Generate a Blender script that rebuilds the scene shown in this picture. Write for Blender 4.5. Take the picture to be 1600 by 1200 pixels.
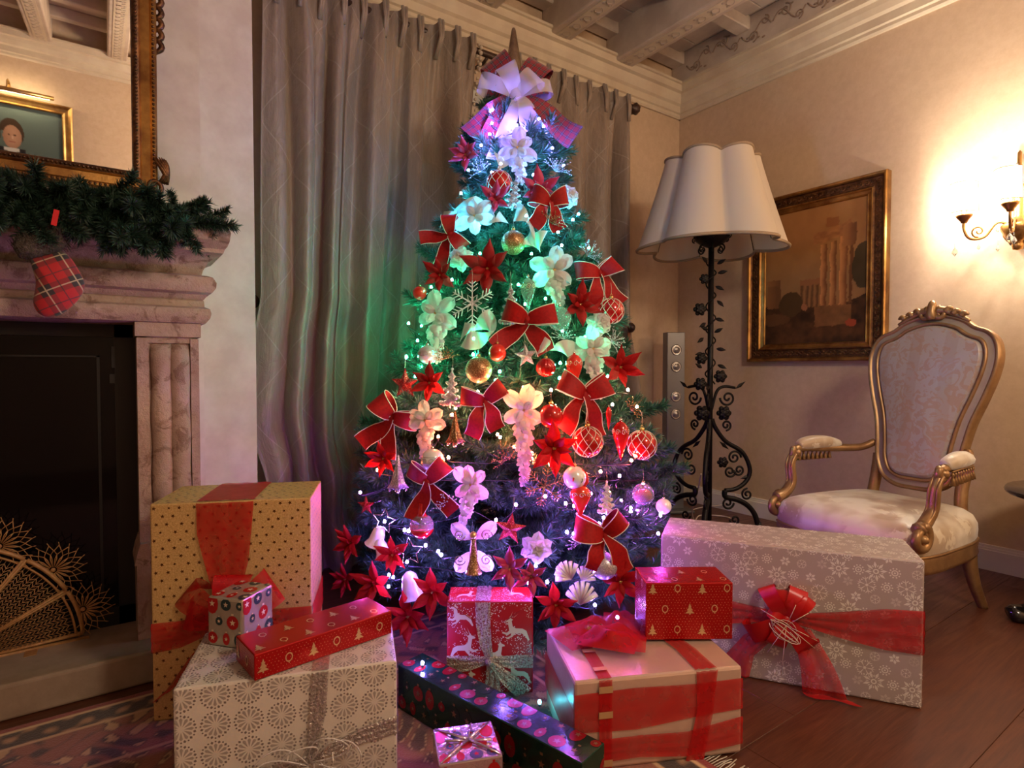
import bpy, bmesh, math, random
from mathutils import Vector, Matrix, Euler
R = math.radians; PI = math.pi; TAU = 2*math.pi
rng = random.Random(7)
scn = bpy.context.scene
COL = scn.collection
for _o in list(bpy.data.objects): bpy.data.objects.remove(_o)

# ---------------------------------------------------------------- camera
CAM_H, FOC, YAW, PIT = .95, 903.0, R(35), R(1.586)
cd = bpy.data.cameras.new('camera'); cam = bpy.data.objects.new('camera', cd); COL.objects.link(cam)
cd.sensor_width = 36; cd.lens = FOC/1600*36; cd.clip_start = .02
cam.location = (0, 0, CAM_H); cam.rotation_euler = (R(90)-PIT, 0, -YAW)
scn.camera = cam
# ---------------------------------------------------------------- world, exposure, added room lights
w = bpy.data.worlds.new('night'); scn.world = w; w.use_nodes = True
w.node_tree.nodes['Background'].inputs[0].default_value = (.012, .014, .03, 1)
w.node_tree.nodes['Background'].inputs[1].default_value = .3
scn.cycles.max_bounces = 6; scn.cycles.diffuse_bounces = 3; scn.cycles.glossy_bounces = 3; scn.cycles.transmission_bounces = 4; scn.cycles.transparent_max_bounces = 6
scn.cycles.caustics_refractive = False; scn.cycles.caustics_reflective = False
scn.view_settings.view_transform = 'Standard'; scn.view_settings.look = 'None'
scn.view_settings.exposure = 0.0; scn.view_settings.gamma = 1.0; scn.view_settings.use_curve_mapping = False
WARM = (1.0, .82, .63)
def lamp(name, loc, power, color=WARM, radius=.2, kind='POINT', parent=None):
    l = bpy.data.lights.new(name, kind); l.energy = power; l.color = color; l.shadow_soft_size = radius
    o = bpy.data.objects.new(name, l); COL.objects.link(o); o.location = loc
    if parent: o.parent = parent
    return o
# added unseen lights behind the photographer, brightening the room: overhead, right, far side
lamp('overhead_fill_light', (1.25, -.75, 2.25), 104, WARM, .20)
lamp('right_fill_light', (3.12, -1.0, 1.7), 34, (1, .74, .48), .12)
lamp('far_fill_light', (-1.5, -1.2, 1.7), 9, WARM, .25)

# ---------------------------------------------------------------- picture to place
FW = Vector((math.sin(YAW)*math.cos(PIT), math.cos(YAW)*math.cos(PIT), -math.sin(PIT)))
RT = Vector((math.cos(YAW), -math.sin(YAW), 0)); UP = RT.cross(FW)
CAMP = Vector((0, 0, CAM_H))
def ray(x, y): return FW + RT*((x-800)/FOC) + UP*((600-y)/FOC)
def at_d(x, y, d): return CAMP + ray(x, y)*d
def at_y(x, y, Y): r = ray(x, y); return CAMP + r*(Y/r.y)
def at_x(x, y, X): r = ray(x, y); return CAMP + r*(X/r.x)
def at_z(x, y, z): r = ray(x, y); return CAMP + r*((z-CAM_H)/r.z)

# ---------------------------------------------------------------- object helpers
def tag(o, label=None, cat=None, group=None, kind=None):
    if label: o['label'] = label
    if cat: o['category'] = cat
    if group: o['group'] = group
    if kind: o['kind'] = kind
    return o
def thing(name, label, cat, loc=(0,0,0), rotz=0, group=None, rot=None):
    o = bpy.data.objects.new(name, None); COL.objects.link(o)
    o.empty_display_size = .05
    o.location = loc; o.rotation_euler = rot if rot else (0, 0, rotz)
    return tag(o, label, cat, group)
def link(name, me, parent=None, loc=(0,0,0), rot=(0,0,0), scale=(1,1,1)):
    o = bpy.data.objects.new(name, me); COL.objects.link(o)
    o.location = loc; o.rotation_euler = rot
    o.scale = (scale,)*3 if isinstance(scale, (int, float)) else scale
    if parent: o.parent = parent
    return o
def dup(o, parent=None):
    c = o.copy(); COL.objects.link(c); c.parent = parent
    for ch in list(o.children): dup(ch, c)
    return c

class MB:
    def __init__(s): s.v=[]; s.f=[]; s.mi=[]; s.sm=[]; s.uv=[]; s.col=None
    def add(s, vs, fs, mi=0, sm=True, uvs=None):
        b=len(s.v); s.v += [tuple(q) for q in vs]
        for k, f in enumerate(fs):
            s.f.append([b+i for i in f]); s.mi.append(mi); s.sm.append(sm)
            s.uv.append(uvs[k] if uvs else None)
        return b
    def xf(s, M, start=0):
        for i in range(start, len(s.v)): s.v[i] = tuple(M @ Vector(s.v[i]))
        return s
    def box(s, c, d, mi=0, rz=0):
        x,y,z=[q/2 for q in d]; ca,sa=math.cos(rz),math.sin(rz)
        vs=[(-x,-y,-z),(x,-y,-z),(x,y,-z),(-x,y,-z),(-x,-y,z),(x,-y,z),(x,y,z),(-x,y,z)]
        vs=[(c[0]+a*ca-b*sa, c[1]+a*sa+b*ca, c[2]+e) for a,b,e in vs]
        s.add(vs,[(0,3,2,1),(4,5,6,7),(0,1,5,4),(1,2,6,5),(2,3,7,6),(3,0,4,7)],mi,False); return s
    def bx(s, x0,x1,y0,y1,z0,z1,mi=0): return s.box(((x0+x1)/2,(y0+y1)/2,(z0+z1)/2),(x1-x0,y1-y0,z1-z0),mi)
    def tube(s, pts, r, seg=8, closed=False, mi=0, caps=True, flat=1.0):
        P=[Vector(p) for p in pts]; n=len(P)
        if n<2: return s
        rr=r if isinstance(r,(list,tuple)) else [r]*n
        T=[]
        for i in range(n):
            a=P[(i-1)%n] if closed else P[max(i-1,0)]; b=P[(i+1)%n] if closed else P[min(i+1,n-1)]
            t=b-a; T.append(t.normalized() if t.length>1e-9 else Vector((0,0,1)))
        u=T[0].orthogonal().normalized(); vs=[]
        for i in range(n):
            u=(u-T[i]*u.dot(T[i])); u=u.normalized() if u.length>1e-6 else T[i].orthogonal().normalized()
            w_=T[i].cross(u)
            for k in range(seg):
                a=TAU*k/seg; vs.append(P[i]+(u*math.cos(a)+w_*math.sin(a)*flat)*rr[i])
        fs=[]
        for i in range(n if closed else n-1):
            j=(i+1)%n
            for k in range(seg):
                l=(k+1)%seg; fs.append((i*seg+k,i*seg+l,j*seg+l,j*seg+k))
        if caps and not closed: fs.append(tuple(range(seg-1,-1,-1))); fs.append(tuple((n-1)*seg+k for k in range(seg)))
        s.add(vs,fs,mi); return s
    def lathe(s, prof, seg=24, c=(0,0,0), mi=0, sm=True, lobes=0, lamp_=0.0):
        vs=[]; n=len(prof)
        for r,z in prof:
            for k in range(seg):
                a=TAU*k/seg; q=r*(1+lamp_*math.cos(lobes*a)) if lobes else r
                vs.append((c[0]+q*math.cos(a),c[1]+q*math.sin(a),c[2]+z))
        fs=[(i*seg+k,i*seg+(k+1)%seg,(i+1)*seg+(k+1)%seg,(i+1)*seg+k) for i in range(n-1) for k in range(seg)]
        if prof[0][0]>1e-5: fs.append(tuple(range(seg-1,-1,-1)))
        if prof[-1][0]>1e-5: fs.append(tuple((n-1)*seg+k for k in range(seg)))
        s.add(vs,fs,mi,sm); return s
    def ball(s, c, r, seg=12, rings=8, sc=(1,1,1), mi=0):
        vs=[(c[0],c[1],c[2]-r*sc[2])]
        for i in range(1,rings):
            p=-PI/2+PI*i/rings
            for k in range(seg):
                a=TAU*k/seg; vs.append((c[0]+r*sc[0]*math.cos(p)*math.cos(a),c[1]+r*sc[1]*math.cos(p)*math.sin(a),c[2]+r*sc[2]*math.sin(p)))
        vs.append((c[0],c[1],c[2]+r*sc[2])); fs=[]
        for k in range(seg): fs.append((0,1+(k+1)%seg,1+k))
        for i in range(rings-2):
            for k in range(seg):
                a=1+i*seg; fs.append((a+k,a+(k+1)%seg,a+seg+(k+1)%seg,a+seg+k))
        t=len(vs)-1; a=1+(rings-2)*seg
        for k in range(seg): fs.append((a+k,a+(k+1)%seg,t))
        s.add(vs,fs,mi); return s
    def prism(s, poly, y0, y1, mi=0, sm=False):   # poly in x,z; extruded along y
        n=len(poly); vs=[(x,y0,z) for x,z in poly]+[(x,y1,z) for x,z in poly]
        fs=[tuple(range(n)),tuple(range(2*n-1,n-1,-1))]
        s.add(vs,fs,mi,False)
        s.add(vs,[(i,n+i,n+(i+1)%n,(i+1)%n) for i in range(n)],mi,sm); return s
    def grid(s, fn, nu, nv, mi=0, cu=False, uvf=None, sm=True):
        vs=[fn(i/nu, j/nv) for j in range(nv+1) for i in range(nu if cu else nu+1)]
        c=nu if cu else nu+1; fs=[]; uvs=[]
        for j in range(nv):
            for i in range(nu):
                i2=(i+1)%c if cu else i+1
                fs.append((j*c+i,j*c+i2,(j+1)*c+i2,(j+1)*c+i))
                if uvf: uvs.append([uvf(i/nu,j/nv),uvf((i+1)/nu,j/nv),uvf((i+1)/nu,(j+1)/nv),uvf(i/nu,(j+1)/nv)])
        s.add(vs,fs,mi,sm,uvs if uvf else None); return s
    def mesh(s, name, mats):
        me=bpy.data.meshes.new(name); me.from_pydata(s.v,[],s.f)
        for m in (mats if isinstance(mats,(list,tuple)) else [mats]): me.materials.append(m)
        me.polygons.foreach_set('material_index',s.mi); me.polygons.foreach_set('use_smooth',s.sm)
        if any(u is not None for u in s.uv):
            L=me.uv_layers.new(name='UVMap'); k=0
            for p,u in zip(me.polygons,s.uv):
                for q in range(p.loop_total):
                    if u: L.data[p.loop_start+q].uv=u[q]
        if s.col:
            A=me.color_attributes.new('col','FLOAT_COLOR','POINT')
            A.data.foreach_set('color',[x for c in s.col for x in (c[0],c[1],c[2],1)])
        me.update(); return me
    def build(s, name, mats, parent=None, loc=(0,0,0), rot=(0,0,0), scale=(1,1,1)):
        return link(name, s.mesh(name, mats), parent, loc, rot, scale)

def bevel_box(w, d, h, b=.004, seg=2):             # base centre at the origin
    bm=bmesh.new(); bmesh.ops.create_cube(bm,size=1)
    bmesh.ops.scale(bm,vec=(w,d,h),verts=bm.verts); bmesh.ops.translate(bm,vec=(0,0,h/2),verts=bm.verts)
    bmesh.ops.bevel(bm,geom=bm.edges[:],offset=b,segments=seg,profile=.5,affect='EDGES')
    return bm
def bm_mesh(bm, name, mat_, smooth=False):
    me=bpy.data.meshes.new(name); bm.to_mesh(me); bm.free(); me.materials.append(mat_)
    if smooth:
        for p in me.polygons: p.use_smooth=True
    return me

# ---------------------------------------------------------------- materials
def srgb(r,g,b):
    f=lambda c:(c/255/12.92 if c/255<=.04045 else ((c/255+.055)/1.055)**2.4)
    return (f(r),f(g),f(b))
class NT:
    def __init__(s,name):
        s.m=bpy.data.materials.new(name); s.m.use_nodes=True; s.t=s.m.node_tree; s.n=s.t.nodes; s.p=s.n['Principled BSDF']
    def new(s,t,**kw):
        n=s.n.new(t)
        for k,v in kw.items(): setattr(n,k,v)
        return n
    def put(s,sock,v):
        if hasattr(v,'is_linked') or isinstance(v,bpy.types.NodeSocket): s.t.links.new(v,sock)
        elif isinstance(v,(tuple,list)) and len(v)==3 and sock.type=='RGBA': sock.default_value=(*v,1)
        else: sock.default_value=v
    def co(s,kind='Object'): return s.new('ShaderNodeTexCoord').outputs[kind]
    def map(s,v,scale=(1,1,1),rot=(0,0,0),loc=(0,0,0)):
        n=s.new('ShaderNodeMapping'); s.put(n.inputs['Vector'],v); n.inputs['Scale'].default_value=scale; n.inputs['Rotation'].default_value=rot; n.inputs['Location'].default_value=loc
        return n.outputs[0]
    def noise(s,v,scale=5,detail=4,rough=.55,dist=0):
        n=s.new('ShaderNodeTexNoise'); s.put(n.inputs['Vector'],v); n.inputs['Scale'].default_value=scale; n.inputs['Detail'].default_value=detail; n.inputs['Roughness'].default_value=rough; n.inputs['Distortion'].default_value=dist
        return n.outputs[0]
    def vor(s,v,scale=5,feature='F1',out=0):
        n=s.new('ShaderNodeTexVoronoi'); n.feature=feature; s.put(n.inputs['Vector'],v); n.inputs['Scale'].default_value=scale
        return n.outputs[out]
    def math(s,op,a,b=0,c=None):
        n=s.new('ShaderNodeMath',operation=op); s.put(n.inputs[0],a); s.put(n.inputs[1],b)
        if c is not None: s.put(n.inputs[2],c)
        return n.outputs[0]
    def ramp(s,f,stops):
        n=s.new('ShaderNodeValToRGB'); s.put(n.inputs[0],f); e=n.color_ramp.elements
        while len(e)<len(stops): e.new(.5)
        for q,(p,c) in zip(e,stops):
            q.position=p; q.color=(*c,1) if isinstance(c,(tuple,list)) else (c,c,c,1)
        return n.outputs[0]
    def mix(s,f,a,b,mode='MIX'):
        n=s.new('ShaderNodeMix',data_type='RGBA',blend_type=mode); s.put(n.inputs[0],f); s.put(n.inputs[6],a); s.put(n.inputs[7],b)
        return n.outputs[2]
    def sep(s,v):
        n=s.new('ShaderNodeSeparateXYZ'); s.put(n.inputs[0],v); return n.outputs
    def bump(s,h,strength=.3,dist=.01):
        n=s.new('ShaderNodeBump'); s.put(n.inputs['Height'],h); n.inputs['Strength'].default_value=strength; n.inputs['Distance'].default_value=dist
        s.t.links.new(n.outputs[0],s.p.inputs['Normal'])
    def set(s,**kw):
        al=dict(col='Base Color',rough='Roughness',metal='Metallic',spec='Specular IOR Level',trans='Transmission Weight',ior='IOR',alpha='Alpha',sheen='Sheen Weight',coat='Coat Weight',sss='Subsurface Weight',ec='Emission Color',es='Emission Strength')
        for k,v in kw.items(): s.put(s.p.inputs[al[k]],v)
        return s
def M(name,col,rough=.6,metal=0,var=None,bump=None,coord='Object',**kw):
    t=NT(name); t.set(rough=rough,metal=metal,**kw)
    if var:
        c2,sc=var[0],var[1]
        f=t.noise(t.co(coord),sc,5,.6)
        t.set(col=t.ramp(f,[(.36,col),(.64,c2)]))
    else: t.set(col=col)
    if bump: t.bump(t.noise(t.co(coord),bump[0],4,.6),bump[1],bump[2] if len(bump)>2 else .01)
    return t.m
MAT={}
def translucent(mt,col,f):
    t=mt.node_tree; o=t.nodes['Material Output']; p=t.nodes['Principled BSDF']; tr=t.nodes.new('ShaderNodeBsdfTranslucent'); tr.inputs[0].default_value=(*col,1)
    mx=t.nodes.new('ShaderNodeMixShader'); mx.inputs[0].default_value=f; t.links.new(p.outputs[0],mx.inputs[1]); t.links.new(tr.outputs[0],mx.inputs[2]); t.links.new(mx.outputs[0],o.inputs[0]); return mt
def mats():
    m=MAT
    t=NT('wall_plaster'); c=t.co(); n1=t.noise(c,1.6,5,.62); n2=t.noise(c,26,4,.7)
    k=t.mix(.22,t.ramp(n1,[(.3,(.575,.405,.262)),(.7,(.675,.49,.33))]),t.ramp(n2,[(.35,(.46,.30,.18)),(.65,(.71,.54,.37))]))
    t.set(col=k,rough=.82); t.bump(n2,.12,.004); m['wall']=t.m
    m['wall_pale']=M('wall_plaster_pale',(.70,.60,.50),.8,var=((.60,.49,.40),9),bump=(40,.08,.003))
    m['cream']=M('cream_paint',(.70,.58,.42),.6,var=((.62,.49,.35),7))
    m['beam']=M('limed_beam_paint',(.66,.54,.43),.7,var=((.52,.40,.31),5),bump=(30,.2,.004))
    m['board']=M('limed_board_paint',(.60,.48,.38),.75,var=((.48,.37,.29),6),bump=(25,.2,.004))
    m['stencil']=M('painted_scroll',(.30,.20,.14),.8,var=((.40,.28,.2),30))
    m['white']=M('white_gloss_paint',(.72,.66,.58),.4)
    t=NT('oak_floor'); c=t.co(); oi=t.new('ShaderNodeObjectInfo'); add=t.new('ShaderNodeVectorMath',operation='ADD'); t.put(add.inputs[0],c); t.put(add.inputs[1],oi.outputs['Location'])
    v=t.map(add.outputs[0],(1.2,14,14)); n=t.noise(v,2.2,6,.6,1.6); g=t.noise(t.map(add.outputs[0],(4,90,40)),3,3,.6)
    a=t.ramp(n,[(.3,(.058,.015,.007)),(.5,(.105,.032,.015)),(.7,(.155,.052,.025))]); a=t.mix(.3,a,t.ramp(g,[(.4,(.045,.013,.006)),(.6,(.135,.048,.023))]))
    a=t.mix(t.math('MULTIPLY',oi.outputs['Random'],.35),a,(.075,.023,.011))
    t.set(col=a,rough=t.ramp(n,[(.3,.42),(.7,.30)]),spec=.4); t.bump(g,.15,.002); m['floor']=t.m
    t=NT('pink_marble'); c=t.co(); n1=t.noise(c,5,6,.65); n2=t.vor(t.map(c,(7,7,3)),2.2,'DISTANCE_TO_EDGE')
    d=t.noise(c,14,5,.7,1.0)
    a=t.ramp(n1,[(.3,(.30,.185,.145)),(.55,(.44,.30,.24)),(.75,(.54,.40,.33))]); a=t.mix(t.ramp(d,[(.52,0),(.60,.8)]),a,(.20,.105,.075))
    t.set(col=a,rough=.55); t.bump(t.noise(c,22,6,.75),.7,.012); m['marble']=t.m
    m['hearth']=M('hearth_stone',(.36,.26,.185),.7,var=((.27,.19,.13),10),bump=(60,.2,.003))
    m['black_metal']=M('black_stove_metal',(.012,.010,.010),.45,.3)
    m['stove_glass']=M('smoked_stove_glass',(.003,.002,.0025),.06,0,spec=.22)
    m['iron']=M('wrought_iron',(.016,.013,.012),.48,.7,bump=(90,.3,.003))
    m['gilt']=M('old_gilding',(.55,.30,.085),.34,.85,var=((.22,.095,.03),9),bump=(60,.25,.004))
    m['gilt_dark']=M('dark_carved_gilding',(.20,.085,.03),.42,.7,var=((.06,.025,.012),30),bump=(70,.4,.006))
    m['gilt_bright']=M('bright_gilding',(.75,.48,.17),.3,.9,var=((.5,.27,.09),14))
    t=NT('mirror_glass'); t.set(col=(.93,.91,.87),rough=.012,metal=1); m['mirror']=t.m
    t=NT('curtain_silk'); u=t.co('UV'); s=t.sep(u); a=t.math('FRACT',t.math('ADD',t.math('MULTIPLY',s[0],3.0),t.math('MULTIPLY',s[1],2.4))); b=t.math('FRACT',t.math('SUBTRACT',t.math('MULTIPLY',s[0],3.0),t.math('MULTIPLY',s[1],2.4)))
    la=t.math('LESS_THAN',t.math('ABSOLUTE',t.math('SUBTRACT',a,.5)),.008); lb=t.math('LESS_THAN',t.math('ABSOLUTE',t.math('SUBTRACT',b,.5)),.008); l=t.math('MAXIMUM',la,lb)
    n=t.noise(t.map(t.co('UV'),(60,4,1)),3,4,.6); n2=t.noise(t.map(t.co('UV'),(9,5,1)),1.6,5,.6,1.0)
    base=t.ramp(n,[(.35,(.255,.180,.128)),(.65,(.325,.235,.172))])
    t.set(col=t.mix(t.math('MULTIPLY',l,.28),base,(.62,.52,.42)),rough=.42,sheen=.35)
    t.bump(t.math('SUBTRACT',n2,t.math('MULTIPLY',l,.12)),.5,.02); m['curtain']=t.m
    m['fringe']=M('curtain_trim_beads',(.55,.44,.33),.5)
    m['wood_dark']=M('dark_walnut',(.075,.035,.02),.4,var=((.035,.016,.01),20))
    m['wood_red']=M('red_brown_wood',(.22,.075,.035),.4)
    m['night']=M('night_window_glass',(.02,.025,.04),.05,0,spec=.5)
    # tree
    t=NT('pine_needles'); oi=t.new('ShaderNodeObjectInfo'); n=t.noise(t.co('Object'),40,2)
    t.set(col=t.mix(oi.outputs['Random'],t.ramp(n,[(.35,(.028,.090,.048)),(.65,(.062,.155,.085))]),(.040,.115,.080)),rough=.40,spec=.5); m['needle']=t.m
    m['garland']=M('garland_needles',(.012,.035,.022),.5,var=((.035,.075,.045),45))
    m['bark']=M('bark',(.05,.03,.02),.8)
    t=NT('red_velvet'); n=t.noise(t.co('Object'),25,3); t.set(col=t.ramp(n,[(.3,(.26,.003,.004)),(.7,(.38,.006,.006))]),rough=.62,spec=.25); m['velvet']=t.m
    m['poinsettia']=M('poinsettia_cloth',(.30,.003,.005),.6,var=((.44,.008,.008),22),spec=.25)
    translucent(m['poinsettia'],(.5,.01,.01),.28)
    m['piping']=M('ribbon_edge',(.80,.72,.60),.4)
    m['petal']=M('white_silk_petal',(.80,.76,.72),.6,var=((.66,.60,.56),16),spec=.2)
    translucent(m['petal'],(.8,.76,.72),.45)
    def glit(name,d,mid,hi,metal,sc=26):
        t=NT(name); v=t.new('ShaderNodeTexVoronoi'); t.put(v.inputs['Vector'],t.co('Object')); v.inputs['Scale'].default_value=sc
        f=t.sep(v.outputs['Color'])[0]; t.set(col=t.ramp(f,[(.0,d),(.5,mid),(.82,mid),(.92,hi)]),rough=.35,metal=metal); t.bump(f,.9,.05); return t.m
    m['glitter_white']=glit('white_glitter',(.60,.58,.58),(.82,.80,.79),(1,1,1),.1)
    m['glitter_gold']=glit('copper_glitter',(.13,.055,.02),(.42,.20,.075),(.95,.66,.36),.5)
    m['glitter_silver']=glit('silver_glitter',(.30,.28,.31),(.62,.59,.62),(1,1,1),.5)
    m['glitter_red']=glit('red_glitter',(.16,.002,.003),(.48,.006,.008),(1,.25,.2),.3)
    m['red_glass']=M('red_lacquer_glass',(.50,.006,.008),.12,.25,coat=.6)
    m['orange_glass']=M('bright_red_glass',(.75,.03,.015),.15,.1,coat=.5)
    m['pearl']=M('pearl_white',(.82,.80,.80),.22,.1,coat=.4)
    m['grey_pearl']=M('frosted_silver_ball',(.60,.60,.58),.25,.4,coat=.3)
    t=NT('clear_glass'); t.set(col=(.92,.97,.96),rough=.03,trans=.85,ior=1.25,coat=.3); m['glass']=t.m
    m['silver']=M('silver_metal',(.80,.78,.76),.22,1)
    m['gold']=M('gold_metal',(.80,.55,.22),.28,1)
    m['wire']=M('light_string_wire',(.010,.022,.014),.5)
    t=NT('organza'); t.set(col=(.84,.76,.78),rough=.5,alpha=.42,spec=.2); m['organza']=t.m
    t=NT('organza_green'); t.set(col=(.72,.78,.70),rough=.45,alpha=.72,sheen=.4); m['organza2']=t.m
    t=NT('red_organza'); n=t.noise(t.co('Object'),22,2); t.set(col=(.48,.005,.006),rough=.55,spec=.2,alpha=t.ramp(n,[(.3,.60),(.7,.74)])); m['red_organza']=t.m
    m['red_satin']=M('red_satin_ribbon',(.50,.006,.007),.34)
    # plaids
    def plaid(name,sc,base=(.45,.008,.012),dark=(.030,.018,.022),ln=.6,kind='UV'):
        t=NT(name); s=t.sep(t.map(t.co(kind),(sc,sc,sc)))
        def st(x,c,wd):
            f=t.math('FRACT',x); return t.math('LESS_THAN',t.math('ABSOLUTE',t.math('SUBTRACT',f,c)),wd)
        wide=t.math('MULTIPLY',t.math('ADD',st(s[0],.5,.20),st(s[1],.5,.20)),.5)
        a=t.mix(wide,base,dark)
        a=t.mix(t.math('MULTIPLY',t.math('MAXIMUM',st(s[0],.5,.022),st(s[1],.5,.022)),ln),a,(.62,.50,.34))
        a=t.mix(t.math('MULTIPLY',t.math('MAXIMUM',st(s[0],.97,.02),st(s[1],.97,.02)),.7),a,(.02,.02,.03))
        t.set(col=a,rough=.75,sheen=.3); return t.m
    m['plaid']=plaid('stocking_tartan',9); m['plaid2']=plaid('bow_tartan',12,(.30,.004,.008),(.020,.014,.035),.3)
    m['fur']=M('brown_fur',(.075,.055,.042),.85,var=((.14,.11,.085),60),bump=(140,1,.02))
    m['red_felt']=M('red_felt',(.60,.008,.01),.7)
    # papers
    m['gold_paper']=M('gold_glitter_paper',(.56,.34,.115),.5,.3,var=((.72,.47,.19),220),bump=(420,.5,.002))
    m['star_foil']=M('bronze_star_foil',(.15,.060,.018),.35,.7)
    m['cream_paper']=M('cream_paper',(.68,.60,.51),.5,var=((.63,.55,.46),6))
    m['grey_print']=M('grey_print',(.42,.36,.31),.45,.2); m['grey_print2']=M('dark_grey_print',(.27,.215,.19),.45,.2)
    m['red_foil']=M('red_foil_paper',(.42,.005,.005),.25,.45,bump=(14,.12,.01)); m['red_paper']=M('red_paper',(.40,.005,.006),.42,bump=(16,.12,.01))
    m['print_cream']=M('cream_print',(.72,.58,.40),.45,.2); m['print_gold']=M('gold_print',(.66,.45,.22),.35,.6)
    m['print_white']=M('white_dot_print',(.85,.80,.74),.5)
    m['silver_paper']=M('taupe_silver_paper',(.46,.38,.345),.42,.2,bump=(9,.1,.01)); m['print_flake']=M('white_snowflake_print',(.80,.755,.69),.45,.15)
    m['print_flake2']=M('pale_snowflake_print',(.60,.53,.48),.45,.15)
    m['rose_paper']=M('rose_gold_paper',(.62,.42,.32),.34,.35,bump=(10,.25,.015))
    m['green_foil']=M('green_foil_paper',(.010,.050,.030),.16,.5,bump=(12,.15,.01)); m['print_red']=M('red_print',(.50,.016,.016),.25,.4)
    m['multi_foil']=M('patterned_champagne_foil',(.50,.44,.35),.18,.6,bump=(10,.35,.015)); m['print_dark']=M('dark_teal_print',(.02,.05,.055),.3,.3)
    m['pink_foil']=M('shiny_pink_silver_foil',(.62,.50,.52),.14,.8,bump=(9,.4,.02))
    t=NT('silver_mesh_ribbon'); n=t.noise(t.co('Object'),160,2); t.set(col=(.62,.57,.53),rough=.3,metal=.8,alpha=t.ramp(n,[(.40,.55),(.60,.95)])); t.bump(n,.8,.006); m['silver_ribbon']=t.m
    t=NT('gold_mesh_ribbon'); n=t.noise(t.co('Object'),220,2); t.set(col=(.58,.46,.33),rough=.35,metal=.7,alpha=t.ramp(n,[(.40,.35),(.58,.95)])); t.bump(n,.8,.006); m['mesh_ribbon']=t.m
    m['silver_cord']=M('silver_cord',(.78,.74,.70),.3,.6,bump=(300,.8,.004))
    # furniture
    t=NT('damask'); c=t.map(t.co('Object'),(1,1,1)); n=t.noise(c,17,3,.55,2.2); v=t.vor(t.map(c,(1,1,.8)),13,'SMOOTH_F1')
    x=t.math('MULTIPLY',t.math('ADD',n,v),.6); a=t.ramp(x,[(.42,(.64,.55,.39)),(.47,(.36,.235,.12))])
    a=t.mix(t.ramp(t.noise(c,6,2),[(.42,0),(.58,.85)]),(.68,.61,.48),a)
    t.set(col=a,rough=.38,sheen=.4); t.bump(t.noise(c,7,4),.25,.02); m['damask']=t.m
    t=NT('damask_back'); c=t.co('Object'); n=t.noise(c,19,3,.55,2.0); s=t.sep(c); st=t.math('FRACT',t.math('MULTIPLY',t.math('ADD',s[0],.5),7.6))
    stripe=t.ramp(st,[(.30,0),(.34,1),(.66,1),(.70,0)]); f=t.ramp(n,[(.50,0),(.54,1)])
    a=t.mix(t.math('MULTIPLY',stripe,.5),(.38,.345,.305),(.33,.255,.195)); a=t.mix(t.math('MULTIPLY',f,.7),a,(.36,.24,.155))
    t.set(col=a,rough=.36,sheen=.4); t.bump(t.noise(c,6,4),.25,.02); m['damask_back']=t.m
    m['chair_gilt']=M('antique_gilt_wood',(.40,.24,.10),.38,.55,var=((.26,.14,.06),12),bump=(30,.15,.004)); m['chair_grey']=M('grey_green_painted_wood',(.36,.30,.22),.5,.1,var=((.30,.24,.17),10))
    t=NT('lamp_shade_cloth'); t.set(col=(.72,.62,.50),rough=.8); tr=t.new('ShaderNodeBsdfTranslucent'); tr.inputs[0].default_value=(.75,.60,.42,1); mx=t.new('ShaderNodeMixShader'); mx.inputs[0].default_value=.22
    t.t.links.new(t.p.outputs[0],mx.inputs[1]); t.t.links.new(tr.outputs[0],mx.inputs[2]); t.t.links.new(mx.outputs[0],t.n['Material Output'].inputs[0]); m['shade']=t.m
    m['shade_trim']=M('shade_braid',(.36,.25,.15),.7,bump=(200,.6,.004))
    t=NT('sconce_shade'); t.set(col=(.9,.85,.75),rough=.8,ec=(1,.80,.55),es=2.2); m['sconce_shade']=t.m
    t=NT('lit_candle_bulb'); t.set(col=(1,.9,.7),ec=(1,.75,.45),es=14.0); m['bulb_warm']=t.m
    m['crystal']=m['glass']
    m['grey_plastic']=M('grey_metal_speaker',(.20,.20,.21),.35,.5); m['grey_dark']=M('dark_speaker_side',(.12,.115,.115),.45,.4); m['dome']=M('speaker_dome',(.42,.41,.40),.22,.7)
    m['black_lacquer']=M('black_lacquer',(.010,.008,.008),.15,0,coat=.5)
    m['wicker']=M('golden_wicker',(.46,.24,.085),.5,.15,var=((.34,.16,.055),60))
    m['cord_white']=M('white_cord',(.62,.52,.42),.5)
    t=NT('paint_layer'); a=t.new('ShaderNodeVertexColor'); a.layer_name='col'; t.set(col=a.outputs[0],rough=.6,spec=.15); t.bump(t.noise(t.co(),80,3),.2,.002); m['paint']=t.m
    t=NT('rug_pile'); a=t.new('ShaderNodeVertexColor'); a.layer_name='col'; t.set(col=a.outputs[0],rough=.9,sheen=.3); t.bump(t.noise(t.co(),220,3),.6,.004); m['rug']=t.m
    m['fringe_white']=M('rug_fringe',(.62,.55,.45),.8)
mats()
# ================================================================ room shell
XR, YB, YO, XL, ZC = 3.396, 2.753, -2.05, -2.6, 3.14
def struct(name, mb, mt, label, parent=None):
    o = mb.build(name, mt, parent)
    if parent is None: tag(o, label, None, None, 'structure')
    return o
fl = struct('floor', MB().bx(XL-.2, XR+.2, YO-.2, YB+.3, -.08, -.018), MAT['wood_dark'], 'dark red-brown oak plank floor of the room')
pl_me = {}
for k in range(30):                                  # planks run along the window wall
    y0 = .83-.35*9+k*.35
    if y0 < YO-.2 or y0 > YB: continue
    x = XL-.1-rng.random()*.9
    while x < XR+.1:
        L = rng.choice((1.3, 1.6, 1.9)); 
        if L not in pl_me: pl_me[L] = bm_mesh((lambda b:b)(bevel_box(L-.0012, .3488, .018, .0008, 1)), 'plank', MAT['floor'])
        link('plank', pl_me[L], fl, (x+L/2, y0+.175, -.018)); x += L
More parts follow.
